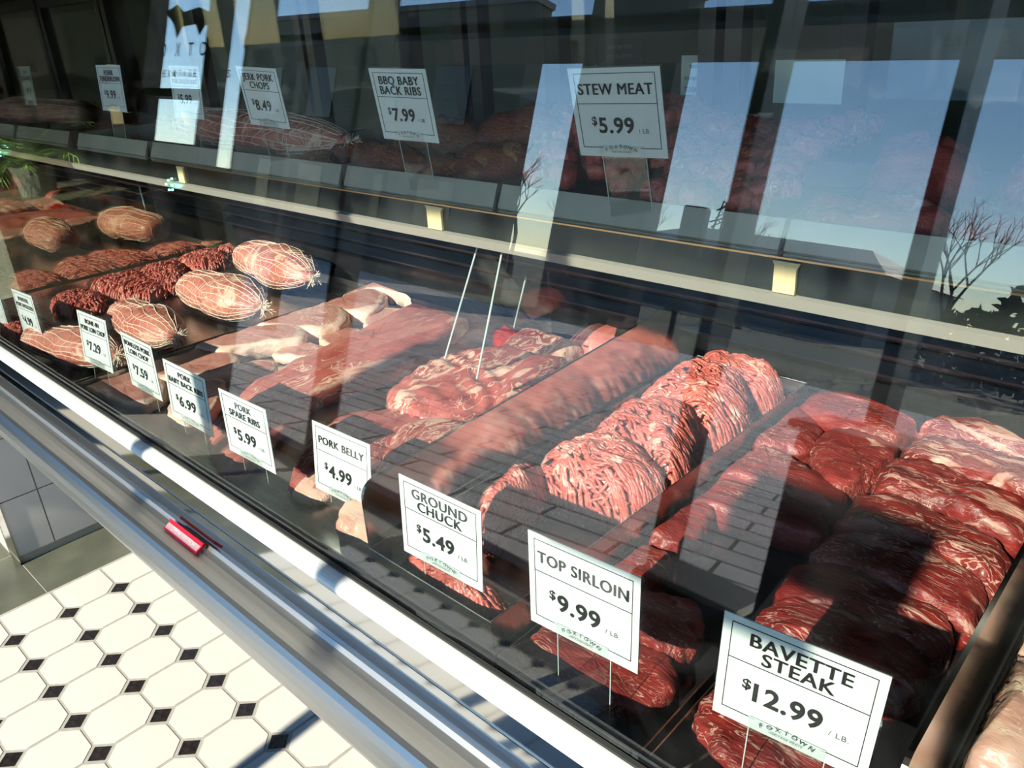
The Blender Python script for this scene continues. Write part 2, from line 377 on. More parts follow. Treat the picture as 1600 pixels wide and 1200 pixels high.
aw = empty('sky_blocker', (-5, -3.375, -.02), 'flat dark roof on posts added outside to limit the reflected sky', 'canopy')  # added unseen roof, cuts off how high the sky reflects in the glass
MB().box(-2.6, 10, -.375, .375, 2.74, 2.80).obj('roof_sheet', M['dark_frame'], aw); MB().box(-2.6, 10, .34, .375, 2.70, 2.82).obj('fascia', M['dark_frame'], aw)
for x_ in (-2.5, 9.0): MB().box(x_ - .05, x_ + .05, -.3, -.2, 0, 2.74).obj('post', M['dark_frame'], aw)
wp = MB().box(-.37, -.08, -1.352, -1.350, 2.12, 2.27).obj('window_poster', principled('tan poster', (.45, .38, .28), .7)); tag(wp, 'plain tan card added at the storefront window to shade the bavette steaks', 'poster')  # added out of view to cast a shadow on the bavette steaks
fx = empty('reflection_blocker', (.4, -1.06, 0), 'low black box added behind the viewer to darken the glass reflection', 'dark_box')  # added out of view, keeps bright pavement out of the right-hand glass reflection
bevel(MB().box(-1.18, 1.2, -.16, .10, .02, .97).obj('body', M['black_rubber'], fx), .02); bevel(MB().box(-1.20, 1.22, -.18, .12, .972, 1.0).obj('lid', M['black_rubber'], fx), .01)
bevel(MB().box(-1.58, -1.20, -.16, .10, .02, .42).obj('low_block', M['black_rubber'], fx), .03)
for cx_ in (-1.5, -.9, .3, 1.1): MB().box(cx_ - .03, cx_ + .03, -.13, -.07, 0, .02).obj('foot', M['black_rubber'], fx)
# ------------------------------------------------------------------ lettering
BFONT = {}
def glyphs(txt, off=0.0):
    key = (txt, off)
    if key in BFONT: return BFONT[key]
    cu = bpy.data.curves.new('t', 'FONT'); cu.body = txt; cu.size = 1; cu.offset = off; cu.resolution_u = 4; cu.space_character = 1.08; cu.align_x = 'LEFT'
    o = bpy.data.objects.new('t', cu); COL.objects.link(o)
    dg = bpy.context.evaluated_depsgraph_get(); me = bpy.data.meshes.new_from_object(o.evaluated_get(dg))
    v = [tuple(p.co) for p in me.vertices]; f = [tuple(p.vertices) for p in me.polygons]
    bpy.data.objects.remove(o); bpy.data.curves.remove(cu); bpy.data.meshes.remove(me)
    xs = [p[0] for p in v] or [0]; ys = [p[1] for p in v] or [0]
    BFONT[key] = (v, f, min(xs), max(xs), min(ys), max(ys)); return BFONT[key]
def text_into(mb, txt, cx, cz, h, width=None, maxw=None, off=0.012, y=-.0008, rot=0.0, mi=0, spread=1.0):
    v, f, x0, x1, y0, y1 = glyphs(txt, off)
    s = h / .72; sx = s
    if width: sx = width / (x1 - x0)
    if maxw and (x1 - x0) * sx > maxw: sx = maxw / (x1 - x0)
    c, sn = math.cos(rot), math.sin(rot); mx = (x0 + x1) / 2
    out = []
    for p in v:
        a = (p[0] - mx) * sx; b_ = (p[1] - .36) * s
        out.append((cx + a * c - b_ * sn, y, cz + a * sn + b_ * c))
    mb.add(out, [tuple(q) for q in f], mi)

# window lettering of the shop, painted on the outer face of the glass, read from outside
wl = MB()
def wl_text(t, cx, cz, h, wd): text_into(wl, t, cx, cz, h, width=wd, y=-1.372, off=.01)
tz_ = mirrored(300, 76, -1.372)[2]
for ch, px in zip('FOXTOWN', [236, 257, 278, 297, 315, 334, 352]):
    wl_text(ch, mirrored(px, 62 + (px - 257) * .39, -1.372)[0], tz_, .085, .075)
for k, ch in enumerate('HERITAGE MEATS'):
    if ch != ' ': wl_text(ch, mirrored(252, 86, -1.372)[0] + k * .07, tz_ - .15, .045, .036)
lo = wl.obj('window_lettering', M['ink']); lo.parent = w1

# fox-like emblem above the lettering (a flat running silhouette)
em = MB(); ep = [(x_, z_ + tz_ - 2.12) for x_, z_ in [(-5.66, 2.36), (-5.50, 2.40), (-5.40, 2.35), (-5.2, 2.37), (-5.0, 2.32), (-4.94, 2.25), (-5.1, 2.26), (-5.16, 2.20), (-5.22, 2.27), (-5.4, 2.26), (-5.46, 2.19), (-5.52, 2.28)]]
em.add([(x, -1.372, z) for x, z in ep] + [(x, -1.376, z) for x, z in ep], [tuple(range(12)), tuple(range(23, 11, -1))] + [(i, (i + 1) % 12, (i + 1) % 12 + 12, i + 12) for i in range(12)])
eo = em.obj('window_emblem', M['ink']); eo.parent = w1

# ------------------------------------------------------------------ outdoors, seen only as reflections in the case glass
tag(MB().box(-60, 40, -12, -1.42, -.12, -.02).obj('floor_outside', M['asphalt']), kind='structure')
tag(MB().box(-200, 120, -220, -12, -.14, -.04).obj('floor_lawn', M['grass']), kind='structure')
def bare_tree(x, y, h, seed, label):
    r = rnd(seed); mb = MB()
    def grow(p, d, l, rad, lev):
        q = p + d * l; mid = p + d * l * .5 + Vector((r.uniform(-1, 1), r.uniform(-1, 1), 0)) * l * .05
        mb.tube([p, mid, q], [rad, rad * .8, rad * .55], 4 if lev else 6)
        if lev >= 5: return
        for k in range(3 if lev < 4 else 2):
            nd = (d + Vector((r.uniform(-.75, .75), r.uniform(-.75, .75), r.uniform(-.1, .5)))).normalized()
            grow(q if k else mid.lerp(q, .8), nd, l * r.uniform(.58, .8), rad * .55, lev + 1)
    grow(Vector((0, 0, 0)), Vector((0, 0, 1)), h * .27, h * .018, 0)
    t = empty('bare_tree', (x, y, -.04), label, 'tree', 'bare trees across the road')
    mb.obj('branches', M['bark'], t)
    MB().cyl((0, 0, 0), h * .025, h * .018, h * .12, 8).obj('trunk', M['bark'], t)
for i, (px, yy, Y, lab) in enumerate([(895, 430, -26, 'bare winter tree reflected left of the traffic signal'), (975, 440, -24, 'bare winter tree reflected between signal and pillar'), (1165, 460, -25, 'bare winter tree reflected behind the pylon'), (800, 400, -24, 'bare winter tree reflected in the narrow window slot'), (1470, 510, -19, 'tall bare tree reflected at the right beside the dark mullion'), (1240, 470, -29, 'bare tree reflected above the dark roof')]):
    p = mirrored(px, yy, Y); bare_tree(p[0], Y, (5.2, 5.6, 5.0, 7.0, 5.6, 5.0)[i], 10 + i, lab)
def shrub(x, y, h, seed, lab):
    r = rnd(seed); mb = MB()
    for k in range(260):
        a = r.uniform(0, 2 * PI); z = h * r.uniform(0.05, 1); rad = h * .42 * math.sqrt(max(0.02, 1 - (z / h) ** 1.6)) * r.uniform(.5, 1.05)
        c = Vector((rad * math.cos(a), rad * math.sin(a), z)); s = h * .07 * r.uniform(.5, 1.4)
        ax = Vector((r.uniform(-1, 1), r.uniform(-1, 1), r.uniform(-.2, 1))).normalized(); bx_ = ax.orthogonal().normalized()
        mb.add([c - ax * s, c + bx_ * s * .6, c + ax * s * 1.3, c - bx_ * s * .6, c + ax.cross(bx_) * s * .5], [(0, 1, 4), (1, 2, 4), (2, 3, 4), (3, 0, 4), (0, 3, 2, 1)])
    t = empty('evergreen_shrub', (x, y, -.04), lab, 'shrub', 'evergreens across the road')
    mb.obj('foliage', M['leaf_dark'], t); MB().cyl((0, 0, 0), h * .04, h * .03, h * .4, 8).obj('stem', M['bark'], t)
for i, (px, Y, h) in enumerate([(1488, -20, 1.7), (1522, -23.8, 2.0), (1556, -21.8, 1.9), (1600, -26.5, 3.0), (1645, -20, 2.3), (1700, -30, 3.6)]):
    p = mirrored(px, 500, Y); shrub(p[0], Y, h, 40 + i, ['conical dark evergreen reflected nearest the dark mullion', 'low rounded evergreen reflected second from the mullion', 'rounded evergreen reflected third from the mullion', 'broad dark evergreen reflected at the right edge', 'tall evergreen past the right edge of view', 'outermost evergreen on the right'][i])
# warehouse with a sloping dark roof
p0, p1 = mirrored(1185, 470, -38), mirrored(1432, 480, -38)
wb = empty('warehouse', ((p0[0] + p1[0]) / 2, -38, -.04), 'long dark warehouse with low roof reflected beside the pillar', 'building')
hw = abs(p1[0] - p0[0]) / 2
MB().box(-hw - 4, hw, -6, 6, 0, 2.9).obj('wall', M['building'], wb)
MB().add([(-hw - 4.4, -6.4, 2.9), (hw + .4, -6.4, 2.9), (hw + .4, 6.4, 2.9), (-hw - 4.4, 6.4, 2.9), (-hw - 4.4, 0, 4.2), (hw - 2.5, 0, 4.2)], [(0, 1, 5, 4), (2, 3, 4, 5), (1, 2, 5), (3, 0, 4), (3, 2, 1, 0)]).obj('roof', M['building'], wb)
# dark brick building wings across the forecourt, seen dimly in the glass
for lab, pxs in (('tall dark brick wing reflected left of the traffic signal', ((872, 300), (1015, 300))), ('long dark brick wing reflected across the left half of the glass', ((378, 200), (786, 300)))):
    xa, xb = mirrored(*pxs[0], -14)[0], mirrored(*pxs[1], -14)[0]; hx = (xb - xa) / 2
    bw = empty('brick_building', ((xa + xb) / 2, -14.3, -.04), lab, 'building', 'brick wings outside')
    MB().box(-hx, hx, -.3, .3, 0, 7.2).obj('wall', M['dark_wall'], bw)
    MB().box(-hx - .05, hx + .05, -.35, .35, 7.2, 7.35).obj('parapet', M['building'], bw)
    for k_ in range(int(hx * 2 // 3)):
        for z_ in (1.2, 4.2): MB().box(-hx + .8 + k_ * 3, -hx + 2.2 + k_ * 3, .3, .35, z_, z_ + 1.5).obj('window', M['black_gloss'], bw)
# traffic signal
p = mirrored(1078, 380, -13)
ts = empty('traffic_signal', (p[0], -13, -.04), 'dark boxy traffic signal on a pole reflected right of the stew meat sign', 'traffic signal')
MB().cyl((0, 0, 0), .06, .05, 2.0, 10).obj('pole', M['black_rubber'], ts)
bevel(MB().box(-.26, .26, -.12, .12, 1.75, 2.75).obj('signal_box', M['black_rubber'], ts), .06)
# pylon
p = mirrored(1108, 455, -60); pt = mirrored(1112, 272, -60)
py = MB(); H = pt[2] * .8
for k in range(4):
    sx, sy = ((-1, -1), (1, -1), (1, 1), (-1, 1))[k]
    py.tube([(sx * 1.9, sy * 1.9, 0), (sx * .7, sy * .7, H * .6), (sx * .3, sy * .3, H)], .07, 4)
for k in range(11):
    z0, z1 = H * k / 11, H * (k + 1) / 11; w0 = 1.9 - 1.6 * k / 11 * 1.0; w1_ = 1.9 - 1.6 * (k + 1) / 11
    for s in (-1, 1): py.tube([(-w0, s * w0, z0), (w1_, s * w1_, z1)], .05, 3); py.tube([(w0, s * w0, z0), (-w1_, s * w1_, z1)], .05, 3)
pyo = empty('power_pylon', (p[0], -60, -.04), 'lattice power pylon reflected above the traffic signal', 'pylon')
py.obj('lattice', M['bark'], pyo)
ca = MB()
for z in (.66, .78, .9): ca.tube([(-3.2 * (1.2 - z), 0, H * z), (0, 0, H * z + .5), (3.2 * (1.2 - z), 0, H * z)], .08, 4)
ca.obj('cross_arms', M['bark'], pyo)

# ------------------------------------------------------------------ the display case
XL, XR = -2.88, 1.2
case = empty('display_case', (-.8, .9, 0), 'long glass-fronted stainless steel meat display case', 'display case')
def cpart(mb, name, mat, smooth=False):
    o = mb.obj(name, mat, case, smooth); o.matrix_parent_inverse = Matrix.Translation((.8, -.9, 0)); return o
cpart(MB().box(-2.62, XR, .68, 1.5, 0, .62), 'base_cabinet', M['steel_satin'])
# bumper rail
prof = []
ctl = [(.50, .60), (.42, .64), (.375, .672), (.3645, .688), (.3615, .700), (.3625, .715), (.366, .728), (.371, .738), (.377, .7445), (.384, .7465), (.392, .7455), (.402, .7435), (.412, .7435), (.421, .747), (.4262, .7515), (.50, .7515)]
cpart(MB().prism_x(ctl, XL, XR), 'bumper', M['steel_satin'], False)
cpart(MB().prism_x([(.4265, .7525), (.4358, .7905), (.4625, .7905), (.4625, .7525)], XL, XR), 'lower_strip', M['steel_mirror'])
cpart(MB().prism_x([(.4361, .7915), (.4409, .8225), (.4625, .8225), (.4625, .7915)], XL, XR), 'upper_strip', M['steel_mirror'])
rl = [(.4625, .8232), (.4395, .8232), (.4378, .8245), (.4368, .8270), (.4368, .8305), (.4380, .8340), (.4405, .8372), (.4440, .8397), (.4490, .8412), (.4550, .8418), (.4625, .8418)]
cpart(MB().prism_x(rl, XL, XR), 'glass_rail', M['alu_white'], False)
cpart(MB().box(XL, XR, .4575, .463, .842, .8455), 'gasket', M['black_rubber'])
for nm in ('bumper', 'glass_rail'):
    pass
# floor of the well, front channel, back wall
cpart(MB().box(XL, XR, .47, 1.47, .70, .738), 'well_floor', M['black_gloss'])
cpart(MB().box(XL, XR, .47, .476, .73, .8225), 'front_channel', M['black_gloss'])
cpart(MB().box(XL, XR, 1.47, 1.50, .62, 1.16), 'back_panel', M['black_gloss'])
for k in range(7):
    z = .86 + k * .038
    cpart(MB().prism_x([(1.44, z), (1.465, z + .012), (1.465, z + .020), (1.438, z + .006)], XL, XR), 'louver', M['louver'])
# front glass, in panes meeting at butt joints
def gpane(x0, x1, name='front_glass'):
    z0, z1 = .846, 1.70; t = .005
    y0, y1 = glass_y(z0), glass_y(z1)
    return cpart(MB().prism_x([(y0, z0), (y0 + t, z0), (y1 + t, z1), (y1, z1)], x0, x1), name, M['case_glass'])
gpane(XL, XR)
cpart(MB().box(XL, XR, glass_y(1.70) - .02, 1.52, 1.70, 1.78), 'canopy', M['dark_frame'])
# end panels
cpart(MB().box(XL - .012, XL, glass_y(.9) + .02, 1.44, .74, 1.69), 'mirrored_end_panel', M['half_mirror'])
cpart(MB().box(XR, XR + .03, .42, 1.5, .62, 1.70), 'end_panel', M['steel_satin'])
# upper shelf
cpart(MB().box(XL, XR, .975, 1.44, 1.150, 1.165), 'shelf_board', M['black_gloss'])
cpart(MB().prism_x([(.968, 1.134), (.964, 1.150), (.975, 1.153), (.985, 1.136)], XL, XR), 'shelf_lip', M['lip'])
cpart(MB().box(XL, XR, .972, .978, 1.153, 1.198), 'shelf_fascia', principled('smoked fascia', (.05, .06, .055), .06, metal=.6))
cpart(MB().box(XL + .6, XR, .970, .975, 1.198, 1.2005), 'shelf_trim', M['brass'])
# back doors of the upper deck
bd = MB()
for k in range(6):
    x0 = XL + .02 + k * .68; x1 = x0 + .66
    fr = cpart(MB().box(x0, x0 + .035, 1.45, 1.49, 1.17, 1.70).box(x1 - .035, x1, 1.45, 1.49, 1.17, 1.70).box(x0, x1, 1.45, 1.49, 1.655, 1.70).box(x0, x1, 1.45, 1.49, 1.17, 1.20), 'sliding_door', M['dark_frame'])
    MB().box(x0 + .036, x1 - .036, 1.468, 1.473, 1.20, 1.655).obj('pane', M['pane_glass'], fr)
# shop interior behind the case
tag(MB().box(-6, 2.2, 2.8, 2.9, 0, 3.3).obj('wall_kitchen', M['kitchen_wall']), kind='structure')
kc = empty('back_counter', (-.6, 2.3, 0), 'pale work counter behind the case, dimly seen through the rear doors', 'counter')
MB().box(-1.6, 1.7, -.25, .25, 0, .86).obj('cabinet', M['steel_satin'], kc); MB().box(-1.65, 1.75, -.3, .28, .865, .9).obj('worktop', M['white_wall'], kc)
def pole_thing():
    for i, (px, lab) in enumerate([(640, 'dark steel shelving upright behind the case left of the baby back ribs sign'), (870, 'dark shelving upright behind the stew meat sign'), (1340, 'dark shelving upright behind the case at right')]):
        p = aty(px, 60, 2.1); t = MB().box(-.03, .03, -.03, .03, 0, 2.6).obj('shelving_upright', M['dark_frame'], None, False, (p[0], 2.1, 0)); tag(t, lab, 'upright')
pole_thing()

# tiled plinth at the left end
pl = empty('tiled_plinth', (-3.0, .54, 0), 'low grey glazed-tile plinth with bright metal corner at the left end', 'plinth')
MB().box(-.9, .352, -.132, .136, 0, .60).obj('core', M['grout'], pl)
for a in range(1):
    for k in range(3):
        z0 = .03 + k * .20
        for q, (y0, y1) in enumerate([(-.130, -.02), (-.016, .132)]):
            MB().box(.352, .359, y0, y1, z0, z0 + .196).obj('wall_tile', M['plinth_tile'], pl)
MB().box(.350, .363, -.146, -.130, 0, .60).obj('corner_trim', M['chrome'], pl)
for k in range(5):
    for q in range(3): MB().box(-.9 + k * .25, -.9 + k * .25 + .246, -.139, -.132, .03 + q * .2, .03 + q * .2 + .196).obj('wall_tile', M['plinth_tile'], pl)

# red price clip on the bumper
ca_, cb_, cc_ = atz(268, 814, .7535), atz(325, 852, .7535), atz(285, 852, .7445)
ux = Vector((1, 0, 0)); uz = Vector((0, ca_[1] - cc_[1], ca_[2] - cc_[2])); hh_ = uz.length; uz.normalize(); uy = uz.cross(ux)
hw_ = (cb_[0] - ca_[0]) / 2; cm = (Vector(ca_) + Vector(cb_)) / 2 - uz * hh_
tagm = empty('red_clip', None, 'small red plastic label clip on the steel front rail', 'label clip', mat=Matrix(((ux.x, uy.x, uz.x, cm.x), (ux.y, uy.y, uz.y, cm.y), (ux.z, uy.z, uz.z, cm.z), (0, 0, 0, 1))))
MB().box(-hw_, hw_, -.0035, -.001, 0, hh_).box(-hw_, hw_, -.006, -.0035, hh_ - .004, hh_).box(hw_ - .003, hw_, -.006, -.0035, 0, hh_).obj('frame', M['red_tag'], tagm)
MB().box(-hw_ + .002, hw_ - .004, -.0044, -.0036, .003, hh_ - .006).obj('insert', M['pink_tag'], tagm)
tb = MB(); text_into(tb, 'OPEN SWITCH', 0, hh_ * .48, hh_ * .42, maxw=hw_ * 1.7, y=-.0046)
tb.obj('lettering', M['paper'], tagm)

# ------------------------------------------------------------------ trays and dividers on the lower deck
def tray(x0, x1, y0, y1, z, hgt, label, wallm='black_gloss', rim='tray_rim', front=None):
    t = empty('tray', ((x0 + x1) / 2, (y0 + y1) / 2, z), label, 'tray', 'meat trays on the lower deck')
    ax, ay = (x1 - x0) / 2, (y1 - y0) / 2; s = .002; dz = .02 * ay
    MB().box(-ax, ax, -ay, ay, 0, .003).obj('base', M[wallm], t)
    w = MB()
    w.box(-ax, ax, -ay, -ay + s, .003, hgt).box(-ax, ax, ay - s, ay, .003, hgt).box(-ax, -ax + s, -ay + s, ay - s, .003, hgt).box(ax - s, ax, -ay + s, ay - s, .003, hgt)
    w.obj('wall', M[wallm], t)
    r = .0012
    MB().tube([(-ax + r, -ay + r, hgt), (ax - r, -ay + r, hgt), (ax - r, ay - r, hgt), (-ax + r, ay - r, hgt)], .0011, 5, closed=True).obj('rim', M[rim], t)
    return t
TZ = .7385
TY0, TY1 = .527, 1.405
tray(-2.86, -1.955, TY0, TY1, TZ, .042, 'long dark tray holding netted roasts and ground pork at the far left', 'steel_tray')
tray(-1.945, -.84, TY0, TY1, TZ, .040, 'wide steel tray holding pork chops, rib slabs and pork belly', 'steel_tray')
tray(-.822, -.578, TY0, TY1, TZ, .088, 'deep steel pan full of ground chuck', 'steel_tray', 'steel_bright')
tray(-.574, -.354, TY0, TY1, TZ, .036, 'dark tray holding top sirloin steaks')
tray(-.346, -.120, TY0, TY1, TZ, .036, 'dark tray holding bavette steaks at the right')
tray(-.098, .32, TY0, TY1, TZ, .036, 'tray of wrapped chicken past the right divider')
def divider(x, zt0, zt1, y1, label):
    y0 = .535; pts = []
    for a in np.linspace(PI, PI / 2, 7): pts.append((y0 + .025 + .025 * math.cos(a), zt0 - .025 + .025 * math.sin(a)))
    pts += [(y1, zt1), (y1, .745), (y0, .745)]
    me = MB().prism_x([(y - y0, z - .745) for y, z in pts], -.0025, .0025).mesh('divider_panel', M['steel_panel'])
    t = empty('tray_divider', (x, y0, .745), label, 'divider', 'tall steel tray dividers')
    put('divider_panel', me, t)
    MB().box(-.0042, .0042, .03, y1 - y0, -.0005, .006).obj('foot_channel', M['black_rubber'], t)
divider(-.831, .925, .965, 1.34, 'tall polished steel divider between pork belly and ground chuck')
divider(-.109, .935, .965, 1.40, 'tall polished steel divider between bavette steak and wrapped chicken')

# ------------------------------------------------------------------ meat builders
LIM = {'pork_chop': (-1.940, -1.30), 'rib_slab': (-1.80, -.846), 'pork_belly': (-1.6, -.8365), 'tray_liner': (-1.6, -.846), 'sirloin_steak': (-.571, -.318), 'bavette_steak': (-.372, -.1145), 'ground_chuck': (-.819, -.581), 'chicken_piece': (-.096, .31)}
def clamp_loop(name, loop, c, pad=.0035):
    x0, x1 = LIM.get(name, (-2.855, -1.96)); W_ = loop + c
    W_[:, 0] = np.clip(W_[:, 0], x0 + pad, x1 - pad); W_[:, 1] = np.clip(W_[:, 1], TY0 + .006, TY1 - .006)
    return W_ - c
def smooth_loop(pts, n):
    P = np.array(pts, float); m = len(P); seg = []
    for i in range(m):
        p0, p1, p2, p3 = P[i - 1], P[i], P[(i + 1) % m], P[(i + 2) % m]
        for t in np.linspace(0, 1, 12, endpoint=False):
            seg.append(.5 * ((2 * p1) + (-p0 + p2) * t + (2 * p0 - 5 * p1 + 4 * p2 - p3) * t * t + (-p0 + 3 * p1 - 3 * p2 + p3) * t ** 3))
    Q = np.array(seg); d = np.linalg.norm(np.roll(Q, -1, 0) - Q, axis=1); cum = np.concatenate([[0], np.cumsum(d)]); T = cum[-1]
    out = []
    QQ = np.vstack([Q, Q[:1]])
    for s in np.linspace(0, T, n, endpoint=False):
        i = np.searchsorted(cum, s, 'right') - 1; f = (s - cum[i]) / max(1e-9, d[i]); out.append(QQ[i] * (1 - f) + QQ[i + 1] * f)
    return np.array(out)
def fbm(p, sc, seed, octv=3):
    return noise.fractal(Vector((p[0] * sc + seed * 3.1, p[1] * sc + seed * 1.7, p[2] * sc - seed)), 1.0, 2.0, octv)
def slab_mesh(name, loop, h, mat, pw=3.2, amp=.004, nsc=18, seed=0, tilt=(0, 0), rings=15, n=76, ridge=None, edge=.0015):
    """loop: (n,2) outline about 0,0"""
    V = []; rim = []; c = np.array([0.0, 0.0])
    ph = np.linspace(0, PI / 2, rings)
    for k, a in enumerate(ph):
        r = math.sin(a) ** (2 / pw); z = math.cos(a) ** (2 / pw) * h if a < PI / 2 - 1e-6 else 0
        for q in loop:
            p = q * (1 + 0.0) * r
            hz = z + (p[0] * tilt[0] + p[1] * tilt[1]) * (z / h)
            nn = fbm((p[0], p[1], hz), nsc, seed)
            f = min(1, (z / h) * 2.2)
            hz += nn * amp * f
            if ridge: hz += ridge(p[0], p[1]) * f
            e = fbm((q[0], q[1], z), nsc * 2.2, seed + 5, 2) * edge * 2
            dirn = q / (np.linalg.norm(q) + 1e-9)
            p = p + dirn * e * r
            V.append((p[0], p[1], max(0, hz))); rim.append(r if z > h * .02 else 1.0)
    N_ = n; Fc = []
    for k in range(rings - 1):
        for j in range(N_):
            a, b_ = k * N_ + j, k * N_ + (j + 1) % N_
            Fc.append((a, a + N_, b_ + N_, b_)) if k else Fc.append((a, a + N_, b_ + N_, b_))
    Fc.append(tuple(range((rings - 1) * N_ + N_ - 1, (rings - 1) * N_ - 1, -1)))
    Fc.append(tuple(range(N_)))
    # collapse the first ring into a point-like cap
    me = newmesh(name, V, Fc, mat, True)
    at = me.attributes.new('rim', 'FLOAT', 'POINT'); at.data.foreach_set('value', [float(x) for x in rim])
    return me
def outline(px, z):
    L_ = np.array([atz(x, y, z)[:2] for x, y in px]); c = L_.mean(0); return L_ - c, c
def cut(name, label, cat, group, px, h, mat, z0=None, seed=0, pw=3.2, amp=.004, tilt=(0, 0), nsc=18, ridge=None, rise=.55, n=76, rings=15, edge=.003):
    zz = (z0 if z0 is not None else .745)
    L_, c = outline(px, zz + h * rise)
    # keep inside as a simple loop
    loop = clamp_loop(name, smooth_loop(L_, n), c)
    me = slab_mesh('body', loop, h, M[mat], pw, amp, nsc, seed, tilt, rings, n, ridge, edge)
    me.name = name
    o = put(name, me, None, (c[0], c[1], zz)); tag(o, label, cat, group); return o, loop

# strands of ground meat
def strand_pile(name, label, group, px, h, mat, z0=.745, seed=0, nst=420, ln=.045, rad=.0024, dirn=(.8, -.5), rise=.5, lay=2):
    L_, c = outline(px, z0 + h * rise); loop = clamp_loop(name, smooth_loop(L_, 60), c, .006)
    th = np.arctan2(loop[:, 1], loop[:, 0]); rr = np.hypot(loop[:, 0], loop[:, 1]); od = np.argsort(th); th = th[od]; rr = rr[od]
    def R(a): return np.interp(a, th, rr, period=2 * PI)
    pw = 2.6
    def top(x, y):
        u = math.hypot(x, y) / max(1e-6, R(math.atan2(y, x)))
        return None if u > 1.0 else (h * max(0, 1 - u ** pw) ** (1 / pw) + fbm((x, y, 0), 22, seed, 2) * h * .12 * (1 - u * .6))
    root = empty(name, (c[0], c[1], z0), label, 'ground meat', group)
    body = slab_mesh('core', loop * .93, h * .93, M[mat], pw, h * .06, 22, seed, rings=9, n=60); put('core', body, root)
    r = rnd(seed); mb = MB(); base = math.atan2(dirn[1], dirn[0])
    xs, ys = loop[:, 0], loop[:, 1]; made = 0; tries = 0
    while made < nst and tries < nst * 8:
        tries += 1
        x, y = r.uniform(xs.min(), xs.max()), r.uniform(ys.min(), ys.max()); z = top(x, y)
        if z is None: continue
        a = base + fbm((x, y, 0), 11, seed + 9, 2) * .8 + r.gauss(0, .16); pts = []; st = .0052; lift = r.uniform(-.0008, .0022)
        l = r.uniform(.4, 1) * ln; steps = int(l / st); ph = r.uniform(0, 6)
        for s_ in range(steps):
            zz = top(x, y)
            if zz is None: 
                if pts: pts.append((x, y, max(.002, pts[-1][2] - .004)))
                break
            pts.append((x, y, max(.0015, zz + lift + .0009 * math.sin(ph + s_ * 1.1))))
            x += math.cos(a) * st; y += math.sin(a) * st; a += r.gauss(0, .16)
        if len(pts) < 3: continue
        rd = rad * r.uniform(.8, 1.15); k = len(pts)
        mb.tube(pts, [rd * (.55 if i in (0, k - 1) else 1.0) * (1 + .12 * math.sin(ph + i * 2.3)) for i in range(k)], 5); made += 1
    o = mb.obj('strands', M[mat], root, True); o['kind'] = 'stuff'
    return root

# netted roast
def netted(name, label, group, a, b_, r0, mat, seed=0, squash=.78, loops=14, longi=18, tuft=True, z0=.745, netr=.0009):
    A, B = np.array(a), np.array(b_); d = B - A; Ln = np.linalg.norm(d); ang = math.atan2(d[1], d[0]); c = (A + B) / 2
    root = empty(name, (c[0], c[1], z0), label, 'roast', group); root.rotation_euler = (0, 0, ang)
    def surf(t, th, off=0.0):                    # t -1..1 along, th around
        u = abs(t); body = (max(0, 1 - u ** 7)) ** (1 / 3.0) * (.92 + .08 * t)
        if t > 0: body = (max(0, 1 - u ** 2.4)) ** (1 / 1.7)      # tapers towards the tied end
        rad = r0 * body * (1 + .06 * fbm((t * .1, math.cos(th) * .1, math.sin(th) * .1), 14, seed))
        rad += -.0016 * (abs(math.sin(th * longi / 2)) < .16) * body - off * -1
        y = rad * math.cos(th); z = rad * math.sin(th) * squash
        z = z + r0 * squash
        return (t * Ln / 2, y, max(z, .001))
    V = []; n = 72; rg = 34
    tt = [-math.cos(PI * i / (rg - 1)) for i in range(rg)]
    for t in tt:
        for j in range(n): V.append(surf(t * .999, 2 * PI * j / n))
    Fc = [(i * n + j, i * n + (j + 1) % n, (i + 1) * n + (j + 1) % n, (i + 1) * n + j) for i in range(rg - 1) for j in range(n)]
    Fc += [tuple(range(n - 1, -1, -1)), tuple(range((rg - 1) * n, rg * n))]
    me = newmesh('body', V, Fc, M[mat], True); put('body', me, root)
    r = rnd(seed); mb = MB()
    for k in range(longi):
        th = 2 * PI * k / longi + r.uniform(-.1, .1)
        pts = [surf(t, th + .09 * math.sin(t * 7 + k) + .25 * t, .0008) for t in np.linspace(-.985, .995, 26)]
        mb.tube(pts, netr * 1.15, 4)
    for k in range(loops):
        t0 = -.9 + 1.8 * k / (loops - 1)
        pts = [surf(t0 + .05 * math.sin(j * PI / 3 + k), 2 * PI * j / 36, .0008) for j in range(36)]
        mb.tube(pts, netr * .8, 4, closed=True)
    mb.obj('netting', M['net'], root)
    if tuft:
        e = Vector(surf(.99, PI / 2)); e = Vector((Ln / 2, 0, r0 * squash)); tm = MB()
        for k in range(46):
            dv = Vector((r.uniform(-.2, 1), r.uniform(-1, 1), r.uniform(-.9, 1))).normalized(); q_ = e + dv * .004; pts = [tuple(e)]
            for s_ in range(5): q_ = q_ + dv * .0045 + Vector((r.uniform(-1, 1), r.uniform(-1, 1), r.uniform(-1.2, .6))) * .003; pts.append((q_.x, q_.y, max(.001, q_.z)))
            tm.tube(pts, .0010, 4)
        tm.obj('net_tuft', M['net'], root)
    return root

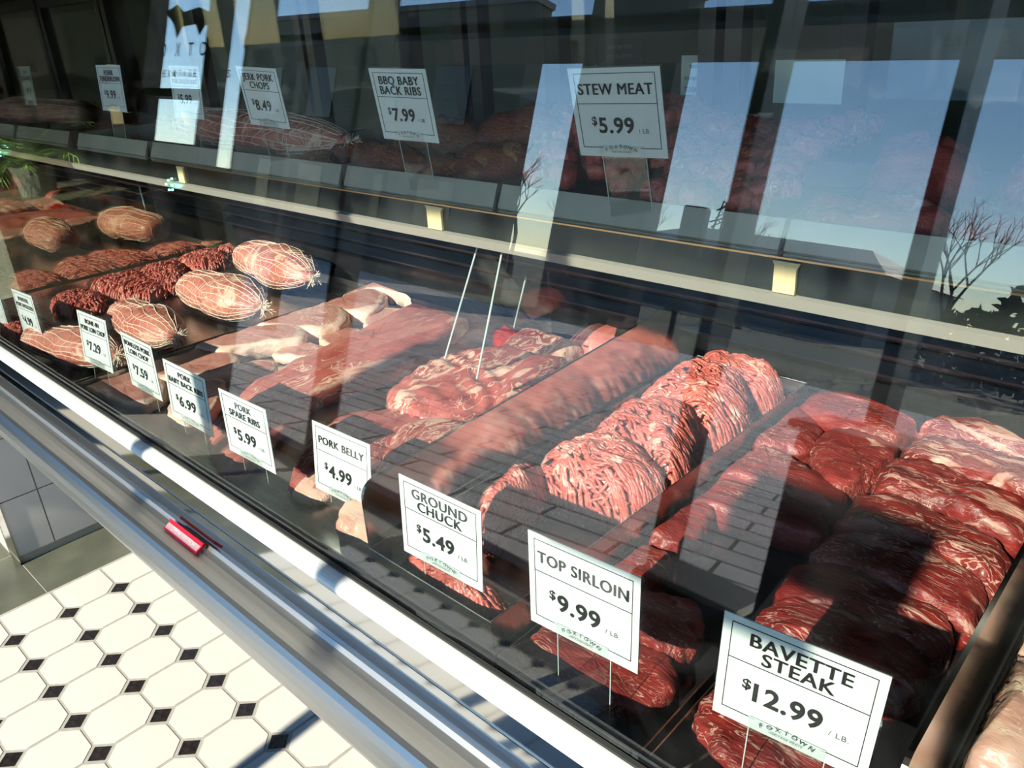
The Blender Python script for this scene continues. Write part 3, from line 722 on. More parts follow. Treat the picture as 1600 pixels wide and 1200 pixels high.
# ---- netted roasts (axis ends on the deck, from the photograph)
def ends(p0, p1, z): return atz(*p0, z)[:2], atz(*p1, z)[:2]
a, b_ = ends((192, 492), (277, 532), .79); netted('netted_roast', 'small netted pork shoulder roast in front, tied end facing right, half in shadow', 'netted pork roasts', a, b_, .070, 'roast', 1)
a, b_ = ends((298, 450), (412, 484), .80); netted('netted_roast', 'large pale netted pork roast in the middle of the three, touching the tray edge', 'netted pork roasts', a, b_, .082, 'roast', 2, loops=18, longi=20)
a, b_ = ends((385, 402), (490, 440), .80); netted('netted_roast', 'rearmost netted pork roast beside the chops tray', 'netted pork roasts', a, b_, .086, 'roast', 3, loops=18, longi=20)
a, b_ = ends((52, 530), (186, 560), .785); netted('netted_roast', 'wide netted roast behind the bone-in pork loin chop sign', 'netted pork roasts', a, b_, .062, 'roast', 4, loops=12)

# ---- ground pork heaps
GP = [([(78, 478), (90, 462), (130, 453), (165, 463), (158, 480), (110, 488)], .04, 'dark heap of ground pork beside the small netted roast'),
      ([(141, 452), (152, 436), (178, 426), (208, 424), (238, 436), (262, 450), (240, 461), (180, 462)], .05, 'heap of ground pork second from the front of the column'),
      ([(216, 432), (235, 412), (265, 405), (290, 418), (287, 444), (250, 451)], .052, 'heap of ground pork third from the front of the column'),
      ([(277, 412), (290, 392), (320, 388), (362, 400), (345, 413), (300, 420)], .05, 'heap of ground pork fourth from the front, left of the large roast'),
      ([(327, 390), (345, 377), (375, 375), (392, 385), (375, 396), (345, 398)], .045, 'rearmost heap of ground pork touching the rear roast'),
      ([(2, 515), (10, 500), (32, 498), (48, 512), (44, 530), (15, 532)], .045, 'pink heap of ground pork under the boneless pork shoulder sign')]
for i, (px, h, lab) in enumerate(GP): strand_pile('ground_pork', lab, 'heaps of ground pork', px, h, 'gpork', seed=60 + i, nst=300, ln=.05, rad=.0034, dirn=(.7, -.7))

# ---- pork chops
def chop(px, h, lab, seed, mat='chop', tilt=(0, 0), z0=.745, amp=.003):
    return cut('pork_chop', lab, 'chop', 'pork chops', px, h, mat, z0=z0, seed=seed, pw=7, amp=amp, tilt=tilt)
chop([(507, 450), (535, 441), (600, 431), (655, 434), (664, 458), (650, 468), (600, 458), (540, 463), (512, 464)], .045, 'rearmost long pork chop with square bone end', 1)
chop([(452, 478), (500, 464), (560, 455), (600, 460), (602, 478), (574, 495), (530, 492), (480, 488)], .042, 'pork chop second from the back with pale face', 2)
chop([(375, 503), (440, 486), (500, 476), (540, 488), (543, 508), (510, 521), (470, 522), (400, 515)], .045, 'broad pork chop in the middle of the tray, fat edge forward', 3)
chop([(303, 547), (330, 528), (390, 518), (450, 513), (478, 520), (470, 537), (400, 546), (340, 556)], .045, 'pork chop lying in shadow behind the baby back ribs sign', 4)
chop([(427, 558), (440, 544), (465, 534), (500, 542), (506, 553), (470, 562)], .022, 'small boneless chop with a fat seam, nearest the shadow', 5)
chop([(498, 533), (520, 517), (565, 518), (552, 533), (522, 546)], .022, 'small boneless chop beside the rib slab', 6)
chop([(567, 505), (580, 487), (622, 485), (645, 492), (600, 516), (575, 518)], .024, 'rearmost small boneless chop, pale pink and round', 7)
chop([(364, 590), (385, 570), (430, 567), (424, 590), (380, 604)], .024, 'small boneless chop left of the long rib slab', 8)
chop([(215, 578), (300, 547), (372, 560), (360, 586), (290, 598), (240, 596)], .035, 'long chop in shade behind the boneless loin chop sign', 9)
chop([(128, 602), (180, 586), (240, 590), (262, 615), (215, 640), (160, 622)], .03, 'front chop under the boneless pork loin chop sign', 10)
chop([(262, 640), (310, 600), (352, 600), (338, 640), (290, 668)], .03, 'pink chop behind the baby back ribs sign', 11)

# ---- ribs
def ridges(ang, sp, am): 
    ca, sa = math.cos(ang), math.sin(ang)
    return lambda x, y: am * (math.sin((x * ca + y * sa) * 2 * PI / sp))
o, _ = cut('rib_slab', 'long pork rib slab rising to the back of its tray, pink with pale bone edge', 'ribs', 'pork rib slabs', [(368, 618), (420, 585), (500, 545), (580, 508), (645, 474), (700, 460), (735, 462), (735, 490), (700, 530), (650, 565), (600, 585), (520, 610), (440, 640), (390, 640)], .055, 'loin_rib', seed=21, pw=3.0, amp=.006, ridge=None, n=110, rings=18)
cut('rib_slab', 'underside rib slab in shade below the long slab, round meat spots along its edge', 'ribs', 'pork rib slabs', [(325, 690), (345, 650), (420, 605), (500, 600), (470, 650), (420, 690), (380, 735), (345, 735)], .035, 'loin_rib', seed=22, amp=.004, ridge=ridges(.2, .028, .003))
cut('rib_slab', 'heavily marbled spare rib slab with thick white fat on its front', 'ribs', 'pork rib slabs', [(600, 618), (625, 590), (690, 560), (760, 541), (830, 545), (880, 556), (862, 592), (800, 615), (740, 642), (680, 652), (625, 642)], .060, 'rib', seed=23, amp=.007, n=100, rings=18, ridge=ridges(1.3, .045, .003))
cut('rib_slab', 'spare rib slab behind the pork belly sign, round dark spots and pale fat', 'ribs', 'pork rib slabs', [(450, 760), (480, 690), (550, 645), (640, 640), (690, 655), (620, 690), (560, 740), (500, 775)], .03, 'rib', seed=24, amp=.004, ridge=ridges(.2, .03, .003))
cut('rib_slab', 'rib slab at the back touching the wet red liner', 'ribs', 'pork rib slabs', [(775, 560), (800, 525), (850, 505), (898, 508), (925, 525), (900, 552), (860, 570), (810, 575)], .055, 'rib', seed=25, amp=.005)
cut('pork_belly', 'streaky pork belly slice leaning on the tall steel divider', 'pork belly', 'pork belly slices', [(768, 645), (785, 600), (830, 560), (890, 562), (872, 590), (822, 622)], .075, 'rib', seed=26, amp=.003, rise=.6)
cut('pork_belly', 'long pork belly slice running back from the pork belly sign', 'pork belly', 'pork belly slices', [(560, 800), (590, 730), (632, 662), (700, 650), (735, 668), (670, 715), (622, 765), (590, 812)], .045, 'rib', seed=27, amp=.003)
cut('pork_belly', 'pale pork belly end with smooth rind under the pork belly sign', 'pork belly', 'pork belly slices', [(527, 842), (545, 800), (585, 785), (612, 820), (600, 862), (560, 852)], .06, 'chicken', seed=28, amp=.002, pw=5, rise=.4)
cut('pork_belly', 'curled pork belly slice standing at the back beside the divider', 'pork belly', 'pork belly slices', [(940, 545), (945, 515), (965, 495), (1000, 494), (1000, 515), (965, 545)], .07, 'loin_rib', seed=29, amp=.003)
t = cut('tray_liner', 'crumpled wet red liner at the back of the rib tray', 'liner', None, [(770, 530), (780, 510), (830, 512), (850, 525), (830, 540), (790, 540)], .03, 'red_wet', seed=30, amp=.012, nsc=50)[0]

# ---- ground chuck
GC = [([(620, 868), (650, 862), (720, 885), (770, 905), (800, 945), (790, 968), (765, 972), (720, 945), (665, 915), (632, 895)], .075, 'front heap of ground chuck under the ground chuck sign', 380),
      ([(742, 790), (752, 762), (790, 742), (850, 722), (850, 760), (790, 800), (760, 820)], .095, 'low end of ground chuck beside the ground chuck sign', 300),
      ([(835, 725), (858, 695), (920, 678), (990, 690), (1045, 735), (1035, 762), (980, 770), (890, 752)], .115, 'heap of ground chuck second from the front, strands running right', 520),
      ([(915, 690), (935, 655), (985, 625), (1050, 622), (1100, 645), (1085, 715), (1060, 738), (1010, 715)], .125, 'tall middle heap of ground chuck crossed by a dark shadow', 560),
      ([(985, 630), (1020, 590), (1070, 565), (1130, 565), (1180, 590), (1170, 640), (1110, 665), (1040, 640)], .125, 'heap of ground chuck fourth from the front', 520),
      ([(1065, 575), (1100, 550), (1170, 545), (1230, 560), (1225, 600), (1170, 615), (1100, 600)], .115, 'rearmost heap of ground chuck under the shelf', 420)]
for i, (px, h, lab, n_) in enumerate(GC): strand_pile('ground_chuck', lab, 'heaps of ground chuck', px, h, 'chuck', seed=80 + i, rise=.72, nst=int(n_ * 1.25), ln=.05, rad=.0034, dirn=(1, -.12))

# ---- sirloin
def st(px, h, lab, seed, z0=.745, mat='sirloin', tilt=(0, 0), amp=.0055, cat='steak', nm='sirloin_steak', grp='top sirloin steaks', pw=6.5):
    return cut(nm, lab, cat, grp, px, h, mat, z0=z0, seed=seed, pw=pw, amp=amp, tilt=tilt, nsc=22, n=100, rings=18)
st([(800, 1000), (822, 982), (880, 985), (960, 1000), (1040, 1030), (1062, 1060), (1045, 1100), (1000, 1118), (940, 1108), (880, 1075), (830, 1040)], .035, 'large sirloin steak at the front under the top sirloin sign', 41)
st([(985, 950), (1010, 935), (1080, 945), (1100, 975), (1090, 1010), (1050, 1030), (1000, 1010), (985, 985)], .045, 'dark sirloin steak second from the front, in shade', 42)
st([(925, 920), (945, 860), (990, 856), (1048, 872), (1040, 905), (1000, 925), (950, 935)], .035, 'flat squarish sirloin steak behind the top sirloin sign', 43)
st([(1008, 838), (1040, 785), (1075, 775), (1115, 785), (1110, 820), (1085, 862), (1050, 858)], .04, 'slanted rectangular sirloin steak with a forked white vein', 44)
st([(1055, 765), (1090, 752), (1180, 765), (1260, 800), (1292, 825), (1285, 850), (1230, 840), (1150, 815), (1085, 795)], .045, 'long narrow sirloin steak lying across the tray', 45)
st([(1102, 735), (1130, 700), (1180, 698), (1260, 740), (1320, 782), (1305, 803), (1250, 785), (1180, 765), (1120, 752)], .055, 'thick sirloin steak with a pale cut face, middle of the tray', 46)
st([(1145, 690), (1165, 665), (1205, 652), (1250, 650), (1283, 675), (1270, 715), (1220, 715), (1165, 708)], .06, 'rounded pale sirloin end behind the thick steak', 47)
st([(1264, 720), (1285, 690), (1330, 680), (1385, 692), (1402, 715), (1370, 750), (1320, 775), (1285, 760)], .06, 'dark rounded sirloin block with two small cubes of fat', 48)
st([(1230, 635), (1240, 605), (1290, 595), (1370, 598), (1450, 622), (1455, 650), (1420, 690), (1385, 700), (1310, 680), (1250, 655)], .075, 'largest sirloin block at the back, deep red and glossy', 49)
# ---- bavette
bv = dict(mat='bavette', nm='bavette_steak', grp='bavette steaks', amp=.0085, pw=4.6)
st([(1435, 655), (1455, 632), (1500, 640), (1560, 660), (1640, 680), (1640, 730), (1560, 705), (1500, 700), (1450, 690)], .075, 'rearmost bavette steak with pale fat knobs', 51, **bv)
st([(1408, 720), (1430, 693), (1490, 700), (1570, 725), (1640, 750), (1640, 790), (1560, 770), (1480, 745)], .065, 'bavette steak second from the back, cream fat tip at its left end', 52, **bv)
st([(1365, 755), (1385, 730), (1440, 735), (1520, 765), (1610, 800), (1600, 850), (1540, 835), (1460, 805), (1380, 785)], .07, 'bavette steak third from the back with grey silverskin', 53, **bv)
st([(1300, 820), (1330, 785), (1390, 785), (1470, 815), (1550, 850), (1580, 880), (1560, 925), (1500, 900), (1420, 860), (1350, 840)], .065, 'wide bavette steak with a thick pale fat edge, centre of the tray', 54, **bv)
st([(1262, 880), (1290, 845), (1340, 838), (1420, 855), (1490, 895), (1540, 925), (1520, 985), (1460, 965), (1380, 925), (1310, 905)], .06, 'bavette steak with a white fat end, half in shadow', 55, **bv)
st([(1210, 925), (1232, 895), (1290, 888), (1370, 915), (1440, 950), (1490, 985), (1470, 1030), (1390, 1010), (1300, 970), (1230, 950)], .055, 'bavette steak just behind the sign, mostly in shadow', 56, **bv)
st([(1180, 985), (1200, 950), (1260, 945), (1340, 970), (1430, 1015), (1450, 1060), (1410, 1100), (1330, 1070), (1250, 1030)], .05, 'dark bavette steak touching the top of the bavette sign', 57, **bv)
st([(1082, 1130), (1098, 1092), (1150, 1085), (1220, 1100), (1300, 1140), (1340, 1200), (1300, 1290), (1200, 1280), (1120, 1210)], .06, 'front bavette steak under the bavette steak sign, fat along its left edge', 58, **bv)
# ---- wrapped chicken past the divider
for i, (px, h, lab) in enumerate([([(1500, 1180), (1520, 1090), (1570, 1040), (1650, 1060), (1680, 1150), (1600, 1240)], .09, 'pale wrapped chicken piece nearest the bottom right corner'),
                                  ([(1560, 1040), (1575, 960), (1620, 900), (1700, 920), (1700, 1020), (1620, 1060)], .09, 'wrapped chicken piece at the right edge behind the nearest one')]):
    o, lp = cut('chicken_piece', lab, 'chicken', 'wrapped chicken pieces', px, h, 'chicken', seed=70 + i, pw=2.4, amp=.008)
    w = slab_mesh('cling_wrap', lp * 1.07, h * 1.06, M['wrap'], 2.6, .008, 60, 90 + i, edge=.003); put('cling_wrap', w, o)

# ------------------------------------------------------------------ clear acrylic dividers
def acr(pa, pb, Ya, Yb, lab):
    a = aty(*pa, Ya); b2 = aty(*pb, Yb)
    t = empty('acrylic_divider', (b2[0], b2[1], b2[2]), lab, 'divider', 'clear acrylic dividers')
    d = Vector(a - b2)
    MB().add([(-.002, 0, 0), (.002, 0, 0), (.002, .22, .0), (-.002, .22, .0), (-.002 + d.x, d.y, d.z), (.002 + d.x, d.y, d.z), (.002 + d.x, d.y + .12, d.z), (-.002 + d.x, d.y + .12, d.z)],
             [(0, 3, 2, 1), (4, 5, 6, 7), (0, 1, 5, 4), (1, 2, 6, 5), (2, 3, 7, 6), (3, 0, 4, 7)]).obj('pane', M['acrylic'], t)
    MB().tube([(0, 0, 0), tuple(d)], .0018, 6).obj('edge', M['acrylic_edge'], t)
acr((784, 396), (745, 592), .99, .96, 'clear acrylic divider with bright front edge above the marbled ribs')
acr((750, 372), (695, 560), 1.03, .99, 'clear acrylic divider behind the long rib slab end')
acr((822, 432), (803, 512), 1.20, 1.20, 'short green-edged acrylic divider at the back near the red liner')
for q_, (px_, pt_) in enumerate([((247, 408), 'front chrome support rod of the shelf at the left end'), ((262, 400), 'rear chrome support rod of the shelf at the left end')]):
    b2 = atz(px_[0], px_[1], .775); t = MB().cyl((0, 0, 0), .0035, .0035, 1.149 - .7535, 12).cyl((0, 0, 0), .008, .008, .004, 12).obj('support_rod', M['chrome'], None, True, (b2[0], b2[1], .7535)); tag(t, pt_, 'rod')

# ------------------------------------------------------------------ upper shelf pans and meat
UY0 = .985; UZ = 1.166
def upan(pxl, pxr, lab, mat='tray_white'):
    x0 = aty(pxl, 250, UY0)[0]; x1 = aty(pxr, 270, UY0)[0]
    t = empty('shelf_pan', ((x0 + x1) / 2, (UY0 + 1.42) / 2, UZ), lab, 'pan', 'pans on the upper shelf')
    ax, ay = (x1 - x0) / 2 - .002, (1.42 - UY0) / 2; zt = .078
    MB().prism_x([(-ay, .036), (-ay - .004, .04), (-ay + .012, zt), (-ay + .014, zt), (-ay + .002, .036)], -ax, ax).obj('front_wall', M[mat], t)
    MB().box(-ax, ax, -ay - .004, ay, .030, .036).obj('base', M[mat], t)
    MB().box(-ax, ax, ay - .002, ay, .036, zt).box(-ax, -ax + .002, -ay + .012, ay - .002, .036, zt).box(ax - .002, ax, -ay + .012, ay - .002, .036, zt).obj('side_wall', M[mat], t)
    MB().box(-ax + .02, ax - .02, -ay + .03, ay - .01, 0, .03).obj('riser', M['black_gloss'], t)
    return x0, x1
pans = [(128, 236, 'pan at the left end of the upper shelf'), (238, 356, 'pan set back under the netted roast on the shelf'), (360, 529, 'pan of jerk pork chops with peppers on the shelf'), (533, 770, 'pan of barbecue baby back ribs on the shelf'), (774, 1230, 'pan of stew meat on the shelf'), (1236, 2300, 'wide pan of large cuts at the right end of the shelf')]
PX = [upan(a, b2, lab, 'tray_white') for a, b2, lab in pans]
ZB = UZ + .037
def ucut(name, lab, cat, grp, cx, cy, rx, ry, h, mat, rot=0, seed=0, amp=.01, z0=ZB, nsc=14, pw=2.4, n=44, rings=10):
    th = np.linspace(0, 2 * PI, n, endpoint=False); r = rnd(seed)
    k = [r.uniform(-.12, .12) for _ in range(6)]
    rad = 1 + k[0] * np.cos(2 * th + k[1] * 20) + k[2] * np.cos(3 * th + k[3] * 20) + k[4] * .6 * np.cos(5 * th + k[5] * 30)
    x = np.cos(th) * rx * rad; y = np.sin(th) * ry * rad
    loop = np.stack([x * math.cos(rot) - y * math.sin(rot), x * math.sin(rot) + y * math.cos(rot)], 1)
    me = slab_mesh(name, loop, h, M[mat], pw, amp, nsc, seed, rings=rings, n=n); o = put(name, me, None, (cx, cy, z0)); tag(o, lab, cat, grp); return o
a = aty(262, 195, 1.15); b2 = aty(532, 178, 1.12)
netted('netted_roast', 'long netted roast on the upper shelf behind the jerk pork chops sign', 'netted pork roasts', (a[0], 1.20), (b2[0], 1.14), .075, 'roast', 7, loops=16, z0=ZB)
x = aty(170, 190, 1.15)[0]; ucut('pork_tenderloin', 'pork tenderloin on the shelf under its sign', 'pork', 'pork tenderloins', x, 1.15, .16, .05, .05, 'roast', .1, 3)
ucut('pork_tenderloin', 'second pork tenderloin laid further back on the shelf', 'pork', 'pork tenderloins', x - .03, 1.30, .16, .05, .055, 'roast', -.1, 4)
for i, (px, pyy, Y, rx, lab) in enumerate([(455, 232, 1.06, .05, 'bright green pepper piece nearest the jerk pork chops sign'), (525, 245, 1.03, .06, 'flat green pepper strip at the pan front')]):
    p = aty(px, pyy, Y); ucut('green_pepper', lab, 'pepper', 'pepper pieces in the jerk pork pan', p[0], Y, rx, .022, .028, 'pepper', .2, 11 + i, amp=.003)
for i, (px, pyy, Y, rx, ry, h, lab) in enumerate([(505, 225, 1.10, .07, .05, .045, 'seasoned jerk pork chop between peppers and ribs'), (560, 220, 1.16, .08, .05, .06, 'seasoned jerk pork chop further back')]):
    p = aty(px, pyy, Y); ucut('jerk_pork_chop', lab, 'chop', 'jerk pork chops', p[0], Y, rx, ry, h, 'bbq', .3, 21 + i)
for i, (px, Y, rx, ry, h, rot, lab) in enumerate([(610, 1.07, .09, .06, .075, .3, 'rolled rack of barbecue ribs left behind the baby back ribs sign'), (690, 1.09, .10, .06, .06, -.1, 'flat rack of barbecue ribs under the baby back ribs sign'), (770, 1.12, .12, .06, .085, .2, 'rack of barbecue ribs at the right of the pan'), (830, 1.22, .13, .08, .14, .3, 'tall pile of barbecue meat behind the ribs'), (700, 1.30, .14, .07, .10, .1, 'barbecue rack at the back of the pan'), (905, 1.28, .12, .07, .15, .0, 'rounded barbecue roast left of the stew meat sign')]):
    p = aty(px, 200, Y); ucut('barbecue_ribs', lab, 'ribs', 'barbecue rubbed racks', p[0], Y, rx, ry, h, 'bbq', rot, 31 + i, amp=.012, nsc=22)
# stew meat chunks: one mesh family, every chunk its own object
protos = []
for k in range(6):
    th = np.linspace(0, 2 * PI, 18, endpoint=False); r = rnd(500 + k)
    lp = np.stack([np.cos(th) * .024 * (1 + .15 * np.cos(4 * th + r.uniform(0, 6))), np.sin(th) * .018 * (1 + .15 * np.cos(3 * th + r.uniform(0, 6)))], 1)
    protos.append(slab_mesh('stew_meat_chunk', lp, .026, M['stew'], 3.5, .004, 60, 300 + k, rings=7, n=18))
r = rnd(8); x0c, x1c = PX[4][0] + .02, PX[4][1] - .02; first = None
for k in range(230):
    Y = r.uniform(1.035, 1.38); x = r.uniform(x0c + .02, x1c - .02); lev = .008 + (.115 + .05 * noise.noise(Vector((x * 4, 3, 0)))) * max(0, 1 - ((Y - 1.26) / .27) ** 2) * r.uniform(.8, 1.0)
    o = bpy.data.objects.new('stew_meat_chunk', protos[k % 6]); COL.objects.link(o)
    o.location = (x, Y, ZB + lev); o.rotation_euler = (r.uniform(-.5, .5), r.uniform(-.5, .5), r.uniform(0, 6.3)); s = r.uniform(.75, 1.2); o.scale = (s, s, s)
    tag(o, 'cube of raw stew beef piled in the pan under the stew meat sign', 'stew meat', 'stew meat cubes')
for i in range(9):
    x = PX[5][0] + .08 + (i % 5) * .17; Y = 1.08 + (i // 5) * .17
    ucut('beef_cut', ['large beef cut at the left of the right-hand shelf pan', 'beef cut second along the front of the right-hand shelf pan', 'beef cut third along the front of the right-hand shelf pan', 'beef cut fourth along the front of the right-hand shelf pan', 'beef cut at the far right front of the shelf', 'tall beef cut in the back row, leftmost', 'beef cut in the back row, second from the left', 'beef cut in the back row, third from the left', 'beef cut in the back row, rightmost'][i],
         'beef', 'large beef cuts on the shelf', x, Y, .10, .07, .06 + .05 * (i // 5), 'stew', .3 * i, 600 + i, amp=.026, nsc=20, pw=3.2)
# cream plates standing in for sun reflections between shelf lip and trim
for i, (pa, lab) in enumerate([((1228, 430), 'cream plate for a sun reflection on the shelf face, nearest'), ((680, 340), 'cream plate for a sun reflection under the baby back ribs sign'), ((283, 270), 'small cream plate for a sun reflection at the far left')]):
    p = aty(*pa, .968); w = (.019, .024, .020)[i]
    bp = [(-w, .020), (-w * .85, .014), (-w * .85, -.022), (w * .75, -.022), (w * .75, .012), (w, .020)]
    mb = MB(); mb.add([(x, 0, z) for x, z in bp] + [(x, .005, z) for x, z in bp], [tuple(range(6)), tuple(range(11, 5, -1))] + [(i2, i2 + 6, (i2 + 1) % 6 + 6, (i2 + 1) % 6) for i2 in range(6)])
    t = mb.obj('shelf_glint', M['sun_glint'], None, False, (p[0], .966, 1.176)); tag(t, lab, 'sun_glint', 'painted sun reflections')
# green LED cluster
p = aty(265, 290, .955)
led = empty('indicator_light', (p[0], .955, p[2]), 'cluster of small green lights on the shelf edge', 'light')
for k, (dx, dz) in enumerate([(-.02, .0), (0, .012), (.015, .0), (-.008, -.014), (.022, .018), (.012, -.012)]): MB().cyl((dx, 0, dz), .003, .003, .004, 8).obj('led', M['green_led'], led)

# palm on a stand beyond the mirrored end panel
pp = aty(25, 300, .86); PXc, PYc = -3.13, .92
stn = empty('plant_stand', (PXc, PYc, 0), 'white plant stand behind the mirrored end panel', 'stand')
MB().box(-.2, .2, -.2, .2, 0, 1.01).obj('cabinet', M['white_wall'], stn); MB().box(-.22, .22, -.22, .22, 1.011, 1.035).obj('top', M['tray_white'], stn)
pm = empty('potted_palm', (PXc, PYc, 1.036), 'small potted palm with thin arching leaves at the left end', 'plant')
MB().cyl((0, 0, 0), .055, .07, .10, 20).obj('pot', M['pot'], pm); MB().cyl((0, 0, .1005), .064, .066, .004, 20).obj('soil', M['bark'], pm)
r = rnd(77)
fr = MB()
for k in range(24):
    a = r.uniform(0, 2 * PI); ln = r.uniform(.22, .36); el = r.uniform(.5, 1.2); prev = Vector((0, 0, .104)); pts = []
    for s_ in range(9):
        t_ = s_ / 8; pts.append(Vector((math.cos(a) * ln * t_ * math.cos(el * (1 - t_ * .6)), math.sin(a) * ln * t_ * math.cos(el * (1 - t_ * .6)), .104 + ln * (t_ * math.sin(el) - .55 * t_ * t_))))
    f_ = MB(); f_.tube(pts, [.002] * 6 + [.0015] * 3, 4)
    for s_ in range(1, 9):
        d = (pts[s_] - pts[s_ - 1]).normalized(); sd = d.cross(Vector((0, 0, 1))).normalized()
        for sg in (-1, 1):
            for q_ in (0, .5):
                b0 = pts[s_ - 1].lerp(pts[s_], q_); tip = b0 + sd * sg * .06 * (1.1 - s_ / 12) + d * .05 - Vector((0, 0, .012))
                f_.add([b0 - d * .003, b0 + d * .004, tip, b0 + Vector((0, 0, .0015))], [(0, 1, 2), (1, 3, 2), (3, 0, 2), (0, 3, 1)])
    f_.obj('frond', M['palm'], pm)

# ------------------------------------------------------------------ price signs
def price_sign(q, lines, price, label, footz, w=.14, h=.125, lh=None, wid=None):
    x, y, z, yaw, tilt, roll = q
    u = Vector((math.cos(yaw) * math.cos(roll), math.sin(yaw) * math.cos(roll), math.sin(roll)))
    b2 = Vector((0, math.sin(tilt), math.cos(tilt))); b2 = (b2 - u * b2.dot(u)).normalized(); n = u.cross(b2) * -1   # n points to the front? (u x b = -y) 
    Yv = b2.cross(u)
    mw = Matrix((( u.x, Yv.x, b2.x, x), (u.y, Yv.y, b2.y, y), (u.z, Yv.z, b2.z, z), (0, 0, 0, 1)))
    t = empty('price_sign', None, label, 'sign', None, None, mw)
    MB().box(-w / 2, w / 2, 0, .0012, -h / 2, h / 2).obj('card', M['paper'], t)
    cv = MB().box(-w / 2 - .0015, w / 2 + .0015, .0014, .0026, -h / 2 - .0015, h / 2 + .0015); cv.obj('clear_backing', M['acrylic'], t)
    hz = h / 2; bw = w / 2 - .008; top = hz - .007; bot = -hz + .013; mid = hz - .049; lt = .0008
    bm = MB(); Yf = -.0005
    def ln_(x0, x1, z0, z1): bm.box(x0, x1, Yf, 0, z0, z1)
    ln_(-bw, bw, top - lt, top); ln_(-bw, -bw + lt, bot, top); ln_(bw - lt, bw, bot, top); ln_(-bw, bw, mid, mid + lt)
    ln_(-bw, -.030, bot, bot + lt); ln_(.030, bw, bot, bot + lt)
    bm.obj('border', M['ink'], t)
    nm = MB(); k = len(lines); H_ = top - mid
    for i, s in enumerate(lines):
        hh = lh or (.0135 if k == 1 else .0125)
        cz = (top + mid) / 2 + (0 if k == 1 else (.0085 - i * .017))
        text_into(nm, s, 0, cz, hh, maxw=(wid or 2 * bw - .010), off=0)
        for dx_, dz_ in ((-.0006, 0), (.0006, 0), (-.0002, .0002), (.0002, -.0002), (-.0002, -.0002), (.0002, .0002)): text_into(nm, s, dx_, cz + dz_, hh, maxw=(wid or 2 * bw - .010), off=0, y=-.0008 - abs(dx_) * .1)
    nm.obj('product_name', M['ink'], t)
    pm_ = MB(); cz = (mid + bot) / 2 + .002
    text_into(pm_, price, -.004, cz, .022, maxw=.062, off=.028)
    pw_ = min(.062, (glyphs(price, .028)[3] - glyphs(price, .028)[2]) * .022 / .72)
    text_into(pm_, '$', -.004 - pw_ / 2 - .0065, cz + .006, .012, off=.02)
    pm_.obj('price', M['ink'], t)
    un = MB(); text_into(un, '/ LB.', -.004 + pw_ / 2 + .015, cz - .008, .0065, maxw=.022, off=0); un.obj('unit', M['ink_soft'], t)
    sh = MB(); nms = 'FOXTOWN'
    for i, ch in enumerate(nms):
        a = (i - 3) / 3; text_into(sh, ch, a * .023, bot + .0035 - .0045 * a * a, .0050, off=.012, rot=-a * .35, y=-.0031)
    text_into(sh, 'HERITAGE MEATS', 0, bot - .0045, .0026, maxw=.036, off=0, y=-.0031)
    sh.obj('shop_name', M['ink'], t)
    # clear holder: a tongue in front of the card foot and a leg down to the tray
    L_ = (z - footz) / max(.6, b2.z)
    hd = MB().box(-.035, .035, -.0028, -.0012, -hz - .001, -hz + .016).box(-.035, .035, .0028, .0044, -L_, -hz + .016)
    hd.obj('holder', M['acrylic'], t)
    he = MB()
    for sx in (-.035, .035): he.tube([(sx, .0036, -L_), (sx, .0036, -hz)], .0007, 4)
    he.tube([(-.035, -.002, -hz + .016), (.035, -.002, -hz + .016)], .0006, 4)
    he.obj('holder_edge', M['acrylic_edge'], t)
    return t
LZ = .7745; UZF = 1.215
price_sign([-.2043, .5392, .944, .1448, -.0199, -.0512], ['BAVETTE', 'STEAK'], '12.99', 'white bavette steak price card, nearest, at the lower right', LZ, lh=.0150)
price_sign([-.4359, .5303, .9328, .077, -.0007, -.0202], ['TOP SIRLOIN'], '9.99', 'white top sirloin price card', LZ, lh=.0150)
price_sign([-.685, .5495, .901, .092, .0047, -.0638], ['GROUND', 'CHUCK'], '5.49', 'white ground chuck price card', LZ, lh=.0150)
price_sign([-1.0023, .6161, .8533, .0768, .1, -.0354], ['PORK BELLY'], '4.99', 'white pork belly price card', LZ)
price_sign([-1.209, .5687, .8738, .06, .0103, -.0354], ['PORK', 'SPARE RIBS'], '5.99', 'white pork spare ribs price card', LZ)
price_sign([-1.4438, .5763, .8679, .0909, .023, -.0879], ['PORK', 'BABY BACK RIBS'], '6.99', 'white pork baby back ribs price card on the lower deck', LZ, lh=.0115)
price_sign([-1.6746, .5881, .872, .0238, .0223, -.0295], ['BONELESS PORK', 'LOIN CHOP'], '7.59', 'white boneless pork loin chop price card', LZ, lh=.0115)
price_sign([-1.9089, .5845, .8764, .0696, .1054, -.0135], ['BONE-IN', 'PORK LOIN CHOP'], '7.29', 'white bone-in pork loin chop price card', LZ, lh=.0115)
price_sign([-2.3041, .5646, .865, .0337, .0352, .0202], ['BONELESS', 'PORK SHOULDER'], '4.99', 'white boneless pork shoulder price card', LZ, lh=.0105)
pq = aty(-8, 478, .565)
price_sign([float(pq[0]), .565, float(pq[2]), .03, .03, .0], ['GROUND', 'PORK'], '4.99', 'white price card cut by the left edge of view', LZ, lh=.0115)
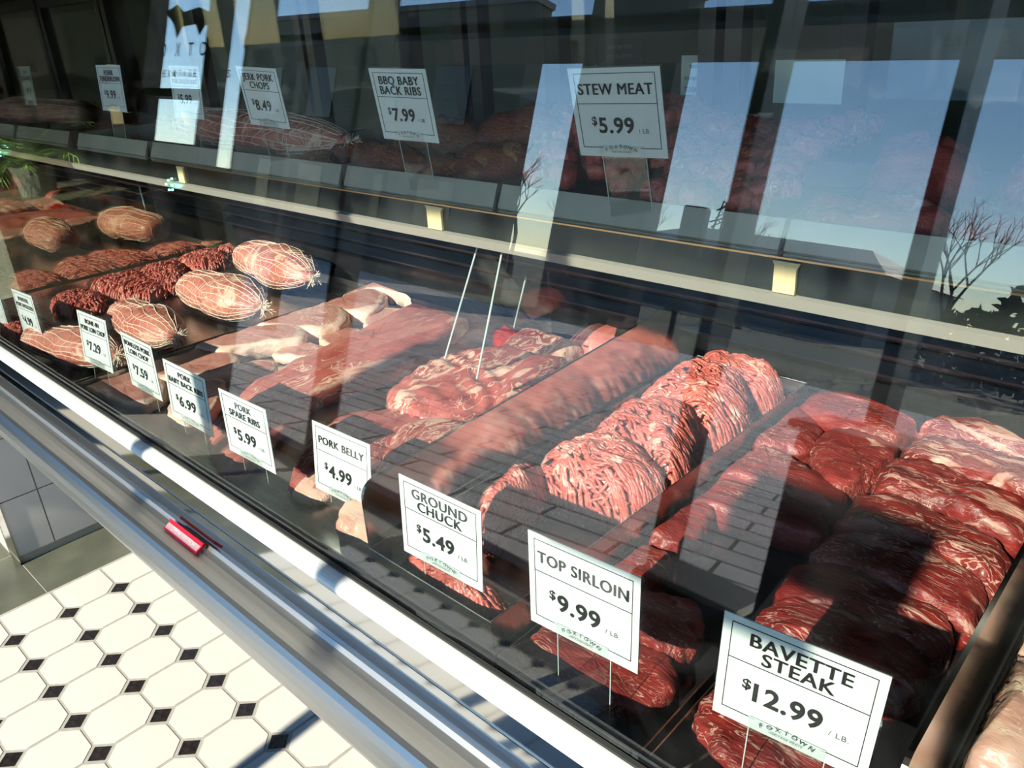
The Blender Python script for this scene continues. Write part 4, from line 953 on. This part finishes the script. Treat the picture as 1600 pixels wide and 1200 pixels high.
price_sign([-.6956, .9485, 1.3726, .1362, -.2468, .0111], ['STEW MEAT'], '5.99', 'white stew meat price card on the upper shelf', UZF, lh=.0155)
price_sign([-1.1645, .9565, 1.371, .0766, -.1708, -.0209], ['BBQ BABY', 'BACK RIBS'], '7.99', 'white bbq baby back ribs price card on the upper shelf', UZF, lh=.0145)
price_sign([-1.6555, .9725, 1.3738, .0804, -.1379, -.0468], ['JERK PORK', 'CHOPS'], '8.49', 'white jerk pork chops price card on the upper shelf', UZF, lh=.0145)
price_sign([-2.086, 1.0128, 1.3746, .0584, .08, -.0246], ['BBQ RUBBED BONELESS', 'PORK SHOULDER ROAST'], '5.99', 'white bbq rubbed boneless pork shoulder roast price card', UZF, lh=.0105)
price_sign([-2.534, 1.0082, 1.3797, .0771, .08, -.0149], ['PORK', 'TENDERLOIN'], '9.99', 'white pork tenderloin price card on the upper shelf', UZF, lh=.0140)

# cards hanging on the rear doors, their printed faces to the staff side
def rear_card(px, pyy, w, h, lines, lab, m='paper'):
    p = aty(px, pyy, 1.50)
    t = empty('door_notice', (p[0], 1.50, p[2]), lab, 'notice', 'notices on the rear doors')
    MB().box(-w / 2, w / 2, 0, .001, -h / 2, h / 2).obj('card', M[m], t)
    tb_ = MB()
    for i, s in enumerate(lines): text_into(tb_, s, 0, h * .25 - i * h * .3, h * .13, maxw=w * .8, off=.01, y=0)
    v = [(-a, -.0012, c) for a, b3, c in tb_.v]       # shows through the sheet reversed, as read from behind
    o = newmesh('lettering', v, [tuple(reversed(f)) for f in tb_.f], M['ink_soft']); put('lettering', o, t)
rear_card(1093, 118, .085, .075, ['for your', 'convenience', 'USE A BASKET'], 'pale notice asking to use a basket, seen reversed right of the stew meat sign')
rear_card(968, 85, .12, .06, ['BEEF ROAST', 'PORK $ 12.9'], 'dark card seen reversed above the stew meat sign', 'dark_wall')
rear_card(1262, 128, .13, .075, [''], 'cream sheet standing in for light coming through the rear door at the right')  # blank pale sheet stands in for a bright patch of light behind the door
rear_card(1490, 95, .20, .12, ['12.3'], 'grey card seen reversed at the upper right', 'louver')
